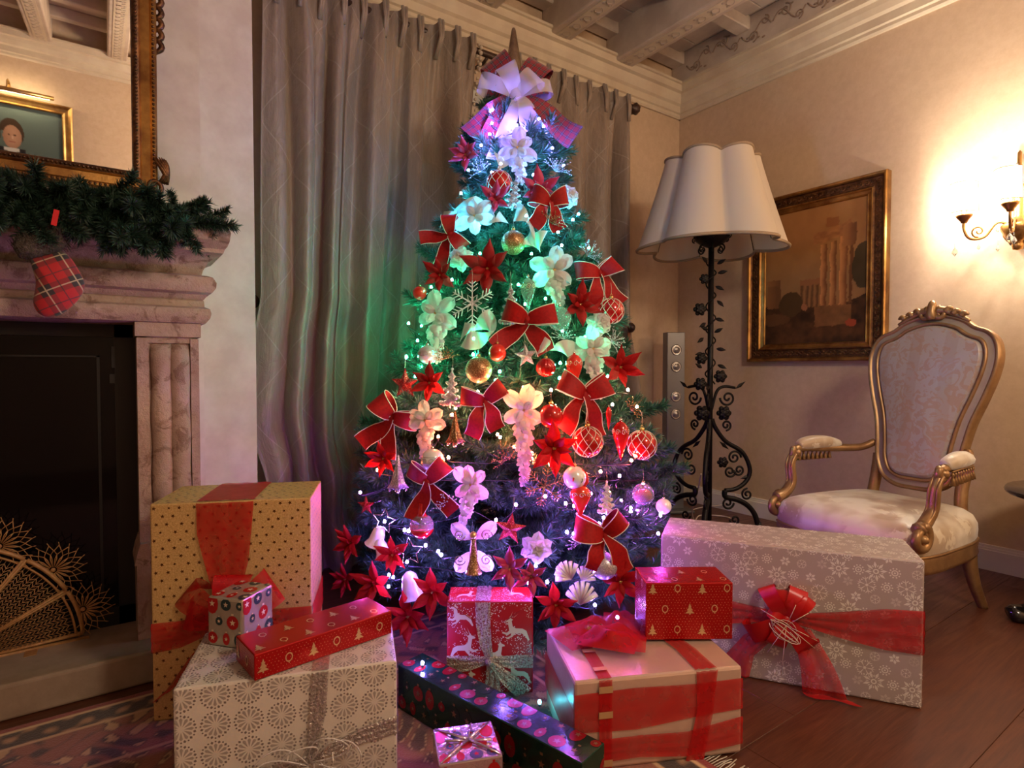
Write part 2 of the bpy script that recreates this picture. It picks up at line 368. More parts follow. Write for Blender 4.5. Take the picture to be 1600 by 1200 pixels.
struct('wall_right', MB().bx(XR, XR+.2, YO-.2, YB+.3, -.05, ZC+.2), MAT['wall'], 'warm beige plaster wall behind the armchair and painting')
WX0, WX1, WZ0, WZ1 = 1.0, 2.12, .30, 2.52
wb = MB().bx(.2, WX0, YB, YB+.25, -.05, ZC+.2).bx(WX1, XR+.2, YB, YB+.25, -.05, ZC+.2).bx(WX0, WX1, YB, YB+.25, -.05, WZ0).bx(WX0, WX1, YB, YB+.25, WZ1, ZC+.2)
struct('wall_back', wb, MAT['wall'], 'beige plaster wall with the curtained window behind the tree')
struct('wall_front', MB().bx(XL-.2, XR+.2, YO-.2, YO, -.05, ZC+.2), MAT['wall'], 'tan plaster wall with the portrait, seen in the mirror')
struct('wall_left', MB().bx(XL-.2, XL, YO-.2, YB+.3, -.05, ZC+.2), MAT['wall'], 'plaster wall on the far side of the fireplace, out of view')
struct('wall_chimney', MB().bx(XL, .286, 2.35, YB+.25, -.05, ZC+.2).bx(.286, .476, 2.42, YB+.25, -.05, ZC+.2), MAT['wall_pale'], 'pale mottled chimney breast wall above and beside the fireplace')
# ceiling: boards over joists over beams
ce = struct('ceiling', MB().bx(XL-.2, XR+.2, YO-.2, YB+.3, ZC, ZC+.1), MAT['board'], 'limed timber ceiling of beams, joists and boards')
bw = .147; LY = YB-YO
beam_me = None
for k in range(-1, 11):
    x0 = 2.668-.525*k if k >= 0 else None
    if k < 0: continue
    if x0 < XL: break
    if not beam_me:
        bm = bevel_box(bw, LY, ZC-2.895, .010, 2); beam_me = bm_mesh(bm, 'beam', MAT['beam'])
        q = MB().bx(-.042, .042, -LY/2, LY/2, -.003, .0)
        panel_me = q.mesh('painted_panel', MAT['cream'])
        st = MB()
        for j in range(int(LY/.09)):
            y = -LY/2+.05+j*.09
            for sg in (-1, 1):
                st.tube([(sg*.004*0+.03*math.sin(a)*sg*.8, y+.045*a/3, -.0035) for a in [i*.4 for i in range(9)]], .0035, 5, flat=.3)
                st.ball((sg*.022, y+.05, -.0035), .010, 6, 4, (1, 1.3, .12))
        stencil_me = st.mesh('painted_vine', MAT['board'])
    b = link('beam', beam_me, ce, (x0+bw/2, (YO+YB)/2, 2.895))
    link('painted_panel', panel_me, b)
    link('painted_vine', stencil_me, b)
jo_me = bm_mesh(bevel_box(XR-XL, .095, .085, .006, 1), 'joist', MAT['beam'])
for k in range(10):
    y = 2.69-k*.50
    if y > YO: link('joist', jo_me, ce, ((XR+XL)/2, y, ZC-.085))
seam = MB()
bd_me = bm_mesh(bevel_box(.523, .236, .02, .004, 1), 'ceiling_board', MAT['board'])
for k in range(0, 6):
    for j in range(8):
        link('ceiling_board', bd_me, ce, (2.668+bw/2-.2625-.525*(k-1), 2.64-j*.24, ZC-.02))
wbm = link('beam', bm_mesh(bevel_box(.09, LY, ZC-2.93, .008, 2), 'wall_beam', MAT['beam']), ce, (XR-.045, (YO+YB)/2, 2.93))
sc = MB()
def spiral(c, r0, r1, a0, turns, n=26, ax=(0,1,0), az=(0,0,1)):
    ax, az, c = Vector(ax), Vector(az), Vector(c); out=[]
    for i in range(n+1):
        t=i/n; a=a0+turns*TAU*t; r=r0+(r1-r0)*t; out.append(c+ax*(r*math.cos(a))+az*(r*math.sin(a)))
    return out
xw = XR-.092
for j in range(9):
    y = 2.52-j*.21; s = 1 if j % 2 else -1
    sc.tube([(xw, y+.10*(1-2*t), 3.03+s*.045*math.sin(PI*t*2)) for t in [i/14 for i in range(15)]], .0042, 5)
    sc.tube(spiral((xw, y+.02, 3.03+s*.030), .036, .006, PI/2*s, 1.5*s), .004, 5)
    sc.tube(spiral((xw, y-.06, 3.03-s*.034), .028, .005, -PI/2*s, -1.4*s), .0035, 5)
    for q in range(4): sc.ball((xw, y-.05+.035*q, 3.03+s*(.062-.012*q)), .011, 6, 4, (.15, 1.2, .6))
sc.build('painted_scroll', MAT['stencil'], wbm, (-(XR-.045), -(YO+YB)/2, -2.93))
# cornices
prof = [(0,2.725),(.014,2.725),(.022,2.735),(.022,2.752),(.034,2.758),(.036,2.800),(.052,2.812),(.064,2.842),(.070,2.868),(.092,2.876),(.095,2.915),(.108,2.918),(.108,2.932),(0,2.932)]
def cornice(name, a, b, inward, label):
    mb = MB(); a=Vector((*a,0)); b=Vector((*b,0)); n=Vector((*inward,0)); N=len(prof)
    vs=[a+n*p+Vector((0,0,z)) for p,z in prof]+[b+n*p+Vector((0,0,z)) for p,z in prof]
    mb.add(vs,[(i,i+1,N+i+1,N+i) for i in range(N-1)],0,False); mb.add(vs,[tuple(range(N)),tuple(range(2*N-1,N-1,-1))],0,False)
    return struct(name, mb, MAT['cream'], label)
cornice('trim_1', (.2, YB), (XR, YB), (0,-1), 'cream moulded cornice over the curtains')
cornice('trim_2', (XR, YB), (XR, YO), (-1,0), 'cream moulded cornice along the wall with the painting')
cornice('trim_3', (XR, YO), (XL, YO), (0,1), 'cream cornice of the opposite wall, seen in the mirror')
cornice('trim_4', (XL, 2.35), (.286, 2.35), (0,-1), 'cream cornice at the top of the chimney breast')
# baseboards
def baseboard(name, x0,x1,y0,y1, label):
    mb=MB()
    if y1-y0 > x1-x0: mb.bx(x0,x1,y0,y1,0,.095); mb.bx(x0+.006,x1,y0,y1,.095,.106); mb.bx(x0+.010,x1,y0,y1,.106,.118)
    else: mb.bx(x0,x1,y0,y1,0,.095); mb.bx(x0,x1,y0+.006,y1,.095,.106); mb.bx(x0,x1,y0+.010,y1,.106,.118)
    return struct(name, mb, MAT['white'], label)
baseboard('baseboard_right', XR-.02, XR, YO, YB, 'cream painted baseboard behind the armchair')
baseboard('baseboard_back', .476, XR-.02, YB-.02, YB, 'cream painted baseboard under the window wall')
# window behind the tree
wn = bpy.data.objects.new('window_1', None); COL.objects.link(wn); tag(wn, 'white framed window between the curtains behind the tree', None, None, 'structure')
y0 = YB+.06
fr = MB().bx(WX0,WX0+.07,y0,y0+.08,WZ0,WZ1).bx(WX1-.07,WX1,y0,y0+.08,WZ0,WZ1).bx(WX0,WX1,y0,y0+.08,WZ0,WZ0+.08).bx(WX0,WX1,y0,y0+.08,WZ1-.08,WZ1).bx(1.52,1.60,y0-.01,y0+.08,WZ0,WZ1)
fr.build('window_frame', MAT['white'], wn)
for i,(a,b) in enumerate(((WX0+.07,1.52),(1.60,WX1-.07))):
    for j in range(3):
        z=WZ0+.08+j*(WZ1-WZ0-.16)/3; zz=z+(WZ1-WZ0-.16)/3
        MB().bx(a,b,y0+.03,y0+.04,z,zz-.03).build('pane', MAT['night'], wn)
        if j: MB().bx(a,b,y0+.01,y0+.07,z-.03,z).build('glazing_bar', MAT['white'], wn)
ped = MB(); 
for j in range(5): ped.bx(1.42,2.05,YB-.030+.004*j,YB-.010,2.30-.085*j,2.375-.085*j)
ped.build('shutter_slats', MAT['board'], wn)
# ================================================================ fireplace
fp = thing('fireplace', 'pink marble fireplace with smoked glass door and stone hearth', 'fireplace', (-.75, 2.25, 0))
def fpart(mb, name, mt, parent=None):
    o = mb.build(name, mt, parent or fp, (.75, -2.25, 0)); 
    if parent: o.location = (0,0,0)
    return o
FX0, FX1 = -1.75, .262                                # mantel extents at its foot
def moulding(name, prof, mt):
    # prof: (out from wall plane 2.35, overhang past FX1, z) lofted along x with a returned end
    mb=MB(); n=len(prof); vs=[]
    for k,(o,e,z) in enumerate(prof):
        vs += [(FX0-e, 2.349, z),(FX0-e, 2.35-o, z),(FX1+e, 2.35-o, z),(FX1+e, 2.349, z)]
    N=26
    vs=[]; 
    for (o,e,z) in prof:
        row=[(FX0-e,2.349,z)]+[(FX0-e+(FX1-FX0+2*e)*i/N, 2.35-o, z) for i in range(N+1)]+[(FX1+e,2.349,z)]
        vs+=row
    c=N+3
    mb.add(vs,[(j*c+i,j*c+i+1,(j+1)*c+i+1,(j+1)*c+i) for j in range(n-1) for i in range(c-1)],0,True)
    mb.add(vs,[tuple(range(c-1,-1,-1)),tuple((n-1)*c+i for i in range(c))],0,False)
    o=fpart(mb,name,mt); md=o.modifiers.new('edge','EDGE_SPLIT'); md.split_angle=R(38); return o
def chip(z,a=.004): return a*math.sin(z*170)
moulding('lower_moulding', [(.19,-.005,1.092),(.212,.006,1.096),(.222,.018,1.112),(.226,.022,1.128),(.220,.018,1.143),(.206,.004,1.150),(.204,.003,1.168),(.200,.0,1.172)], MAT['marble'])
moulding('frieze', [(.196,-.004,1.170),(.205,.004,1.176),(.212,.012,1.190),(.232,.024,1.196),(.240,.034,1.210),(.241,.036,1.228),(.232,.026,1.246),(.214,.008,1.252)], MAT['marble'])
moulding('cove_moulding', [(.200,-.004,1.250),(.208,.000,1.268),(.222,.012,1.292),(.246,.030,1.308),(.262,.040,1.314)], MAT['marble'])
moulding('mantel_shelf', [(.255,.036,1.313),(.285,.050,1.318),(.288,.054,1.330),(.300,.060,1.338),(.318,.064,1.352),(.322,.068,1.378),(.312,.060,1.396),(.30,.05,1.400)], MAT['marble'])
PZ = .10
for sx in (0, 1):
    xa, xb = (.072, .252) if sx == 0 else (-1.60, -1.42)
    body = MB().bx(xa+.006, xb-.006, 2.165, 2.349, .40, 1.052)
    p = fpart(body, 'pilaster', MAT['marble'])
    fl_ = MB()                                        # two reeds and the border fillets
    for i,(c,r) in enumerate(((xa+.070,.030),(xa+.122,.030))):
        N=20
        fl_.grid(lambda u,v,c=c,r=r:(c-r*math.cos(PI*u)*(1-.05*math.sin(v*19+c*40)), 2.166-.026*math.sin(PI*u)*(min(1,v*18,(1-v)*18))**.5, .43+.60*v),10,N)
    fl_.bx(xa+.004,xa+.036,2.153,2.17,.40,1.045); fl_.bx(xb-.028,xb-.004,2.153,2.17,.40,1.045); fl_.bx(xa+.03,xb-.02,2.157,2.17,1.03,1.05)
    fpart(fl_, 'reeding', MAT['marble'], p)
    cp = MB().bx(xa, xb+.002, 2.145, 2.349, 1.050, 1.094); fpart(cp, 'capital', MAT['marble'], p)
    bs = MB().bx(xa-.006, xb+.012, 2.125, 2.349, PZ, .335); bs.prism([(xa-.012,.335),(xb+.014,.335),(xb+.008,.365),(xb-.002,.40),(xa+.004,.40),(xa-.006,.365)],2.125,2.349)
    fpart(bs, 'plinth', MAT['marble'], p)
    pa = MB().bx(xa+.035, xb-.03, 2.121, 2.126, .13, .30); fpart(pa, 'plinth_panel', MAT['marble'], p)
# stove front
st = fpart(MB().bx(-1.44,.078,2.30,2.349,PZ,.16).bx(-1.44,.078,2.30,2.349,1.05,1.095).bx(.020,.078,2.30,2.349,PZ,1.095).bx(-1.44,-1.38,2.30,2.349,PZ,1.095), 'stove_frame', MAT['black_metal'])
fpart(MB().bx(-1.38,.02,2.312,2.318,.16,1.05), 'glass_door', MAT['stove_glass'])
fpart(MB().bx(.012,.022,2.292,2.30,.95,1.02).bx(.006,.02,2.288,2.3,.90,.93), 'door_hinge', MAT['black_metal'])
fpart(MB().bx(-1.3,-.02,2.306,2.312,.985,.990).bx(-.028,-.02,2.306,2.312,.2,.99), 'door_bead', MAT['black_metal'])
hs = bm_mesh(bevel_box(2.05, .35, .10, .010, 3), 'hearth', MAT['hearth'])
link('hearth', hs, fp, (-.75+.62-.02, 2.206-2.25, 0))

# ---------------------------------------------------------------- mirror, leaning forward a little
TILT = R(5.5)
mr = thing('gilt_mirror', 'large mirror in a carved dark gilt frame above the mantel', 'mirror', (-.55, 2.335, 1.535), 0, None, (TILT, 0, 0))
MW, MH = 1.40, 1.40                                    # local: x -MW/2..MW/2, z 0..MH, front = -y
hx = MW/2
def frame_rect(mb, x0,x1,z0,z1, prof):
    n=len(prof); vs=[]
    for o,y in prof: vs += [(x0+o,y,z0+o),(x1-o,y,z0+o),(x1-o,y,z1-o),(x0+o,y,z1-o)]
    mb.add(vs,[(j*4+i,j*4+(i+1)%4,(j+1)*4+(i+1)%4,(j+1)*4+i) for j in range(n-1) for i in range(4)],0,False); return mb
frame_rect(MB(),-hx,hx,0,MH,[(0,.0),(0,-.030),(.006,-.036),(.014,-.034),(.020,-.026),(.044,-.022),(.050,-.030)]).build('frame', MAT['gilt'], mr)
frame_rect(MB(),-hx,hx,0,MH,[(.050,-.030),(.060,-.032),(.068,-.024),(.072,-.010),(.072,0)]).build('inner_moulding', MAT['gilt_dark'], mr)
bd=MB()
def beads(mb, a, b, r, step):
    a,b=Vector(a),Vector(b); n=max(1,int((b-a).length/step))
    for i in range(n+1): mb.ball(a+(b-a)*(i/n), r, 6, 4)
for o,r,s in ((.010,.0052,.0135),(.058,.0046,.011)):
    bd=MB()
    beads(bd,(-hx+o,-.034,o),(hx-o,-.034,o),r,s); beads(bd,(hx-o,-.034,o),(hx-o,-.034,MH-o),r,s)
    bd.build('beading', MAT['gilt_dark'], mr)
MB().bx(-hx+.070,hx-.070,-.012,-.008,.070,MH-.070).build('mirror_glass', MAT['mirror'], mr)
def acanthus(mb, c, s, flip=1):
    cx,cy,cz=c
    mb.tube([Vector(p) for p in spiral((cx,cy-.012,cz),.030*s,.004*s,R(200),1.6*flip,30,(1,0,0),(0,0,1))],[.010*s*(1-.6*i/30) for i in range(31)],7)
    mb.ball((cx,cy-.012,cz),.012*s,8,6)
    for k in range(6):
        a=R(60+18*k); L=(.085-.006*k)*s
        mb.tube([(cx+.014*flip*s+.028*s*math.sin(t*2.2+k*.3)*flip,cy-.010-.006*math.sin(PI*t),cz+.012+L*t*(1+.12*k)) for t in [i/8 for i in range(9)]],[.008*s*math.sin(PI*(.15+.8*i/8)) for i in range(9)],6)
for sx,sz in ((1,.028),(1,MH-.03)):
    o=MB(); acanthus(o,(hx-.012,-.030,sz),.95); o.build('corner_scroll', MAT['gilt_dark'], mr)
o=MB()
for k in range(7): o.tube([(hx-.004+.020*math.sin(PI*t),-.024,.46+k*.035+.05*t) for t in [i/6 for i in range(7)]],[.006+.004*math.sin(PI*i/6) for i in range(7)],6)
o.build('side_ornament', MAT['gilt_dark'], mr)

# ---------------------------------------------------------------- portrait opposite, seen only in the mirror
def paint_plane(name, w_, h_, nx, nz, fn, parent, loc=(0,0,0)):
    mb=MB(); cols=[]
    for j in range(nz+1):
        for i in range(nx+1): mb.v.append((w_*(i/nx-.5),0,h_*j/nz)); cols.append(fn(i/nx,j/nz))
    c=nx+1
    for j in range(nz):
        for i in range(nx): mb.f.append((j*c+i,j*c+i+1,(j+1)*c+i+1,(j+1)*c+i)); mb.mi.append(0); mb.sm.append(True); mb.uv.append(None)
    mb.col=cols; return mb.build(name, MAT['paint'], parent, loc)
def lerp(a,b,t): t=max(0,min(1,t)); return tuple(a[i]+(b[i]-a[i])*t for i in range(3))
def mirror_hit(x,y):
    n=Vector((0,-math.cos(TILT),-math.sin(TILT))); p0=Vector((0,2.335,1.535))+Vector((0,-.012*math.cos(TILT),0)); r=ray(x,y)
    k=(p0-CAMP).dot(n)/r.dot(n); p=CAMP+r*k; q=r-n*(2*r.dot(n)); return p+q*((YO-p.y)/q.y)
pr_tr = mirror_hit(113,170); pr_face = mirror_hit(18,212)
PW, PH = .84, .98
po = thing('portrait_painting', 'gilt-framed portrait of a man in black, reflected in the mirror', 'painting', (pr_tr.x-PW/2, YO+.004, pr_tr.z-PH), PI)
frame_rect(MB(),-PW/2,PW/2,0,PH,[(0,0),(0,-.05),(.012,-.058),(.03,-.040),(.052,-.034),(.064,-.042),(.072,-.034),(.074,-.015),(.074,0)]).build('frame', MAT['gilt_bright'], po)
fx=-(pr_face.x-(pr_tr.x-PW/2)); fz=pr_face.z-(pr_tr.z-PH)
def portrait(u,v):
    x=(u-.5)*(PW-.14); z=.07+v*(PH-.14); dx=x-fx; dz=z-fz; 
    c=lerp((.055,.075,.065),(.13,.17,.15),.5+.9*dz-.3*dx)
    sh=math.hypot(dx/.36,(dz+.42)/.30)
    if sh<1 or (abs(dx)<.09 and -.22<dz<-.1): c=lerp((.006,.005,.006),(.018,.015,.016),sh)
    if abs(dx)<.030-(-.12-dz)*.10 and -.26<dz<-.115: c=(.42,.40,.36)
    hd=math.hypot(dx/.082,(dz-.02)/.115)
    if hd<1 and (dz>.045-.3*abs(dx) or abs(dx)>.066): c=(.05,.028,.016)
    f=math.hypot((dx+.006)/.060,(dz+.012)/.092)
    if f<1: 
        c=lerp((.46,.26,.17),(.30,.15,.09),max(f*.8,.5+dx*9)); 
        if abs(dz-.004)<.0045 and .012<abs(dx+.004)<.028: c=(.10,.05,.03)
        if abs(dz+.052)<.005 and abs(dx+.004)<.02: c=(.26,.075,.055)
        if abs(dx+.006)<.006 and -.03<dz<0: c=(.52,.32,.22)
    if abs(dx)<.05 and -.125<dz<-.098: c=(.48,.46,.42)
    return c
paint_plane('canvas',PW-.13,PH-.13,120,130,portrait,po,(0,-.012,.065))
pl = thing('picture_light', 'brass picture light above the portrait, reflected in the mirror', 'picture light', (pr_tr.x-PW/2, YO+.004, pr_tr.z+.02), PI)
MB().tube([(-.30,-.13,.01),(.30,-.13,.01)],.018,10).build('shade', MAT['gold'], pl)
MB().tube([(0,0,.05),(0,-.05,.10),(0,-.11,.08),(0,-.13,.02)],.006,6).build('arm', MAT['gold'], pl)
MB().lathe([(.0,0),(.03,0),(.032,.01),(.012,.02),(.01,.05),(0,.055)],12,(0,-.01,.03)).build('wall_rose', MAT['gold'], pl)
MB().tube([(-.27,-.118,.004),(.27,-.118,.004)],.010,8).build('tube_bulb', (lambda t:(t.set(ec=(1,.80,.52),es=60.0),t.m)[1])(NT('picture_tube')), pl)

# ---------------------------------------------------------------- fan screen in front of the stove
fs = thing('wicker_fan_screen', 'open wicker fan screen with lacy rosettes in front of the stove', 'fire screen', (-.42, 2.24, .104))
# local: hub at (0,0,0), ribs radiate; rim radius about .36
FR=.345
for k in range(7):
    a0=R(2+k*176/7+.6); a1=R(2+(k+1)*176/7-.6)
    def pt(r,a,y=0): return Vector((r*math.cos(a), y, r*math.sin(a)))
    pn=MB()
    pn.tube([pt(.03,a0),pt(FR,a0)],[.003,.007],6,flat=.6); pn.tube([pt(.03,a1),pt(FR,a1)],[.003,.007],6,flat=.6)
    pn.tube([pt(FR,a0+(a1-a0)*i/8) for i in range(9)],.0075,6,flat=.6); pn.tube([pt(FR-.018,a0+(a1-a0)*i/8) for i in range(9)],.0035,5)
    leaf=pn.build('leaf_frame', MAT['wicker'], fs)
    sl=MB()
    for j in range(22):
        r=.075+j*(FR-.10)/22
        sl.tube([pt(r+(.0055 if i%2 else -.0055),a0+(a1-a0)*i/12,(.002 if i%2 else -.002)) for i in range(13)],.0017,4)
    for j in range(1,12): sl.tube([pt(.07,a0+(a1-a0)*j/12),pt(FR-.018,a0+(a1-a0)*j/12)],.0008,3)
    sl.build('woven_cane', MAT['wicker'], leaf)
    ro=MB(); am=(a0+a1)/2; c=pt(FR+.012,am); rad=.076
    for q in range(-6,7):
        b=am+q*R(19); tip=c+pt(rad*.95,b)
        ro.tube([c+pt(.010,b),c+pt(rad*.45,b-.06),c+pt(rad*.62,b)],.0016,4); ro.tube([c+pt(.010,b),c+pt(rad*.45,b+.06),c+pt(rad*.62,b)],.0016,4)
        ro.tube([c+pt(rad*.62,b),c+pt(rad*.78,b+R(9)),c+pt(rad,b)],.0015,4); ro.tube([c+pt(rad*.62,b),c+pt(rad*.78,b-R(9)),c+pt(rad,b)],.0015,4)
        ro.tube([c+pt(rad,b),c+pt(rad*1.12,b+.04)],.0014,4)
    ro.ball(c,.007,8,6,(1,.6,1)); ro.build('lace_rosette', MAT['wicker'], fs)
MB().tube([(-.36,0,-.002),(.36,0,-.002)],.006,8,flat=.7).build('base_rail', MAT['wicker'], fs)
for sx in (-.22,.22): MB().box((sx,0,-.0065),(.03,.09,.008)).build('foot', MAT['wicker'], fs)

# ---------------------------------------------------------------- pine sprigs: garland on the mantel
def needle_along(mb, pts, r, n, L, ang=50, wd=.0011, mi=0, r0=.0):
    P=[Vector(p) for p in pts]; seg=[(P[i+1]-P[i]).length for i in range(len(P)-1)]; tot=sum(seg)
    for k in range(n):
        s=tot*(r0+(1-r0)*(k+r.random())/n); i=0
        while i<len(seg)-1 and s>seg[i]: s-=seg[i]; i+=1
        t=(P[i+1]-P[i]).normalized(); p=P[i]+t*s
        u=t.orthogonal().normalized(); a=r.random()*TAU; o=u*math.cos(a)+t.cross(u)*math.sin(a)
        g=R(ang+r.uniform(-16,16)); d=t*math.cos(g)+o*math.sin(g)+Vector((0,0,r.uniform(-.1,.1))); l=L*r.uniform(.75,1.15)
        q=d.cross(Vector((r.uniform(-1,1),r.uniform(-1,1),r.uniform(-1,1))))
        if q.length<1e-4: continue
        q=q.normalized()*wd
        b=len(mb.v); mb.v += [tuple(p-q),tuple(p+q),tuple(p+d*l*.6+q*.9),tuple(p+d*l),tuple(p+d*l*.6-q*.9)]
        mb.f.append([b,b+1,b+2,b+3,b+4]); mb.mi.append(mi); mb.sm.append(False); mb.uv.append(None)
sp_me=[]
for k in range(6):
    r=random.Random(100+k); mb=MB(); L=.10+.012*k
    pts=[(L*t, .012*math.sin(t*2+k), .02*t*t) for t in [i/6 for i in range(7)]]
    mb.tube(pts,.0016,5,mi=1); needle_along(mb,pts,r,620,.030,60,.0012)
    needle_along(mb,[pts[-2],(L*1.05,0,.024)],r,60,.024,30,.0010)
    sp_me.append(mb.mesh('pine_sprig',[MAT['garland'],MAT['bark']]))
ga = thing('pine_garland', 'dark green pine garland draped along the mantel shelf', 'garland', (-.2, 2.12, 1.40))
gp=[]
for i in range(41):
    x=-.92+1.14*i/40; z=1.415-.012*math.sin(i*.55); y=2.11-.012*math.sin(i*.8); gp.append((x+.2,y-2.12,z-1.40))
MB().tube(gp,.005,6).build('wire_stem', MAT['bark'], ga)
r=random.Random(5)
for i in range(275):
    t=r.random(); k=min(39,int(t*40)); p=Vector(gp[k]).lerp(Vector(gp[k+1]),t*40-k)
    up=r.choice((1,0,-1,-1)); az=r.uniform(-PI*.95,-.05) if r.random()<.75 else r.uniform(0,PI)
    el=R(r.uniform(4,26)) if up==1 else (R(-r.uniform(25,60)) if up==-1 else R(r.uniform(-15,10)))
    if math.sin(az)>.2: el=R(r.uniform(8,30))
    if up==-1 and math.sin(az)>-.35: az=-PI/2+r.uniform(-.9,.9)
    o=link('pine_sprig', sp_me[i%6], ga, p+Vector((0,-.065 if el<-.2 else -.02,-.01))); o.rotation_euler=Euler((r.uniform(0,TAU),-el,az)); o.scale=(r.uniform(.85,1.15),)*3

for k in range(14):                                              # the drooping end of the garland
    p=Vector(gp[-1])+Vector((r.uniform(-.05,.02),r.uniform(-.03,.01),r.uniform(-.02,.01)))
    o=link('pine_sprig', sp_me[k%6], ga, p); o.rotation_euler=Euler((r.uniform(0,TAU),R(r.uniform(-40,65)),r.uniform(-1.7,.3))); o.scale=(r.uniform(.5,.75),)*3
# ---------------------------------------------------------------- stocking
sk = thing('christmas_stocking', 'red tartan christmas stocking with brown fur cuff hanging on garland', 'stocking', (-.118, 2.0, 1.37))
def ck(x,y): p=at_y(x,y,2.0); return (p.x+.118,p.z-1.37)
outl=[ck(*q) for q in ((42,402),(60,396),(90,392),(108,396),(122,420),(134,440),(133,456),(118,476),(98,492),(80,498),(62,494),(52,480),(51,466),(57,448),(55,428))]
cx=sum(p[0] for p in outl)/len(outl); cz=sum(p[1] for p in outl)/len(outl)
mb=MB(); n=len(outl); rings=[(1,0),(1,-.006),(.93,-.017),(.78,-.026),(.45,-.034)]
vs=[]
for s,y in rings: vs+=[(cx+(x-cx)*s,y,cz+(z-cz)*s) for x,z in outl]
vs+=[(cx,-.036,cz)]
fs_=[(j*n+i,j*n+(i+1)%n,(j+1)*n+(i+1)%n,(j+1)*n+i) for j in range(len(rings)-1) for i in range(n)]+[(4*n+i,4*n+(i+1)%n,5*n) for i in range(n)]+[tuple(range(n-1,-1,-1))]
rt2=R(-28)
uvm=lambda i:((vs[i][0]*math.cos(rt2)-vs[i][2]*math.sin(rt2))*1.5,(vs[i][0]*math.sin(rt2)+vs[i][2]*math.cos(rt2))*1.5)
mb.add(vs,fs_,0,True,[[uvm(i) for i in f] for f in fs_]); so=mb.build('stocking_body', MAT['plaid'], sk); sbv=so.modifiers.new('s','SUBSURF'); sbv.levels=1; sbv.render_levels=2
a,b=ck(25,392),ck(100,372)
mb=MB(); mb.tube([(a[0]+(b[0]-a[0])*t,-.015,a[1]+(b[1]-a[1])*t-.004) for t in [i/8 for i in range(9)]],[.018,.027,.029,.030,.030,.030,.029,.026,.016],12)
r=random.Random(3)
needle_along(mb,[(a[0],-.015,a[1]),(b[0],-.015,b[1])],r,900,.040,82,.0012)
mb.build('fur_cuff', MAT['fur'], sk)
mb=MB(); p1,p2=ck(86,358),ck(91,326); mb.bx(-.006,.006,-.052,-.049,0,.042); mb.xf(Matrix.Translation((p1[0],0,p1[1]))@Matrix.Rotation(R(10),4,'Y')); mb.build('hanging_loop', MAT['red_felt'], sk)
# ================================================================ curtains
YC = 2.615
def curtain(name, label, x0f, x1f, n, seed, loc):
    r=random.Random(seed); ph=[r.uniform(0,TAU) for _ in range(8)]; am=[r.uniform(.6,1.25) for _ in range(40)]
    th=thing(name,label,'curtain',loc)
    ZT,ZB=2.645,.012
    def fn(u,v):
        z=ZT+(ZB-ZT)*v; s=u*n+.30*math.sin(u*9.1+ph[5])*(1-math.exp(-v*6))+.22*math.sin(u*17.3+ph[6]+v*1.5)*(1-math.exp(-v*6)); k=int(s+5)-5; f=s-k
        top=math.exp(-v*11)
        ridge=-.050*am[k%40]*math.exp(-((f-.5)/.11)**2)-.012*math.sin(TAU*s)
        q1=math.sin(TAU*s*.5+ph[0]+.6*math.sin(v*3)); lo=-.055*(q1+.28*math.sin(2*(TAU*s*.5+ph[0])))-.022*math.sin(TAU*s*1.1+ph[1]+v*1.3)-.026*math.sin(TAU*s*.23+ph[2]+v*2.2)
        y=ridge*top+lo*(1-top)*(.75+.35*v)
        wr=max(0,v-.62)/.38
        y+=wr*.018*math.sin(9*v*6+u*23+ph[3])+wr*.012*math.sin(u*41+v*31)
        x=x0f(z)+(x1f(z)-x0f(z))*u+.012*math.sin(TAU*s+ph[4])*(1-top)+wr*.010*math.sin(v*40+u*17)
        return (x-loc[0],YC+y-loc[1],z+(.010*math.exp(-((f-.5)/.12)**2) if v<.002 else 0))
    mb=MB(); W=n*.135
    mb.grid(fn,n*14,90,uvf=lambda u,v:(u*W,v*2.63)); mb.build('cloth',MAT['curtain'],th)
    for k in range(n):
        hd=MB()
        u=(k+.5)/n; p=Vector(fn(u,0)); q=Vector(fn(u,.06))
        for d in (-.009,.009): hd.tube([p+Vector((d,.004,0)),Vector((p.x+d*.6,min(p.y,q.y)-.004,(p.z+q.z)/2)),q+Vector((d*.3,0,0))],.0085,8)
        hd.build('pinch_pleat',MAT['curtain'],th)
    return th,fn
def interp(tab):
    def f(z):
        if z<=tab[0][0]: return tab[0][1]
        for (a,p),(b,q) in zip(tab,tab[1:]):
            if z<=b: t=(z-a)/(b-a); t=t*t*(3-2*t); return p+(q-p)*t
        return tab[-1][1]
    return f
cl,cfn=curtain('window_curtain','long taupe silk curtain hanging beside the chimney wall',interp([(0,.60),(.40,.55),(.75,.497),(1.05,.515),(1.3,.548),(2.65,.560)]),interp([(0,1.50),(1.2,1.52),(2.0,1.575),(2.65,1.605)]),11,11,(1.05,2.6,0))
cr,cfn2=curtain('window_curtain','taupe silk curtain on the rod end near the floor lamp',interp([(0,1.95),(1.2,1.90),(2.65,1.80)]),interp([(0,2.83),(.8,2.80),(1.25,2.71),(1.6,2.715),(2.65,2.74)]),9,23,(2.28,2.6,0))
tr_=MB()
for k in range(60):
    v=.004+k*.0105; p=Vector(cfn(1,v)); tr_.ball(p+Vector((.012+.006*math.sin(k*2.2),-.006,0)),.0085,6,5)
    if k<5: tr_.ball(p+Vector((.02,-.014,-.012)),.012,6,5)
tr_.build('bead_trim',MAT['fringe'],cl)
rod=thing('curtain_rod','dark wooden curtain rod with carved end knob above the window','curtain rod',(1.66,2.63,2.615))
MB().tube([(-1.15,0,0),(1.10,0,0)],.017,12).build('pole',MAT['wood_dark'],rod)
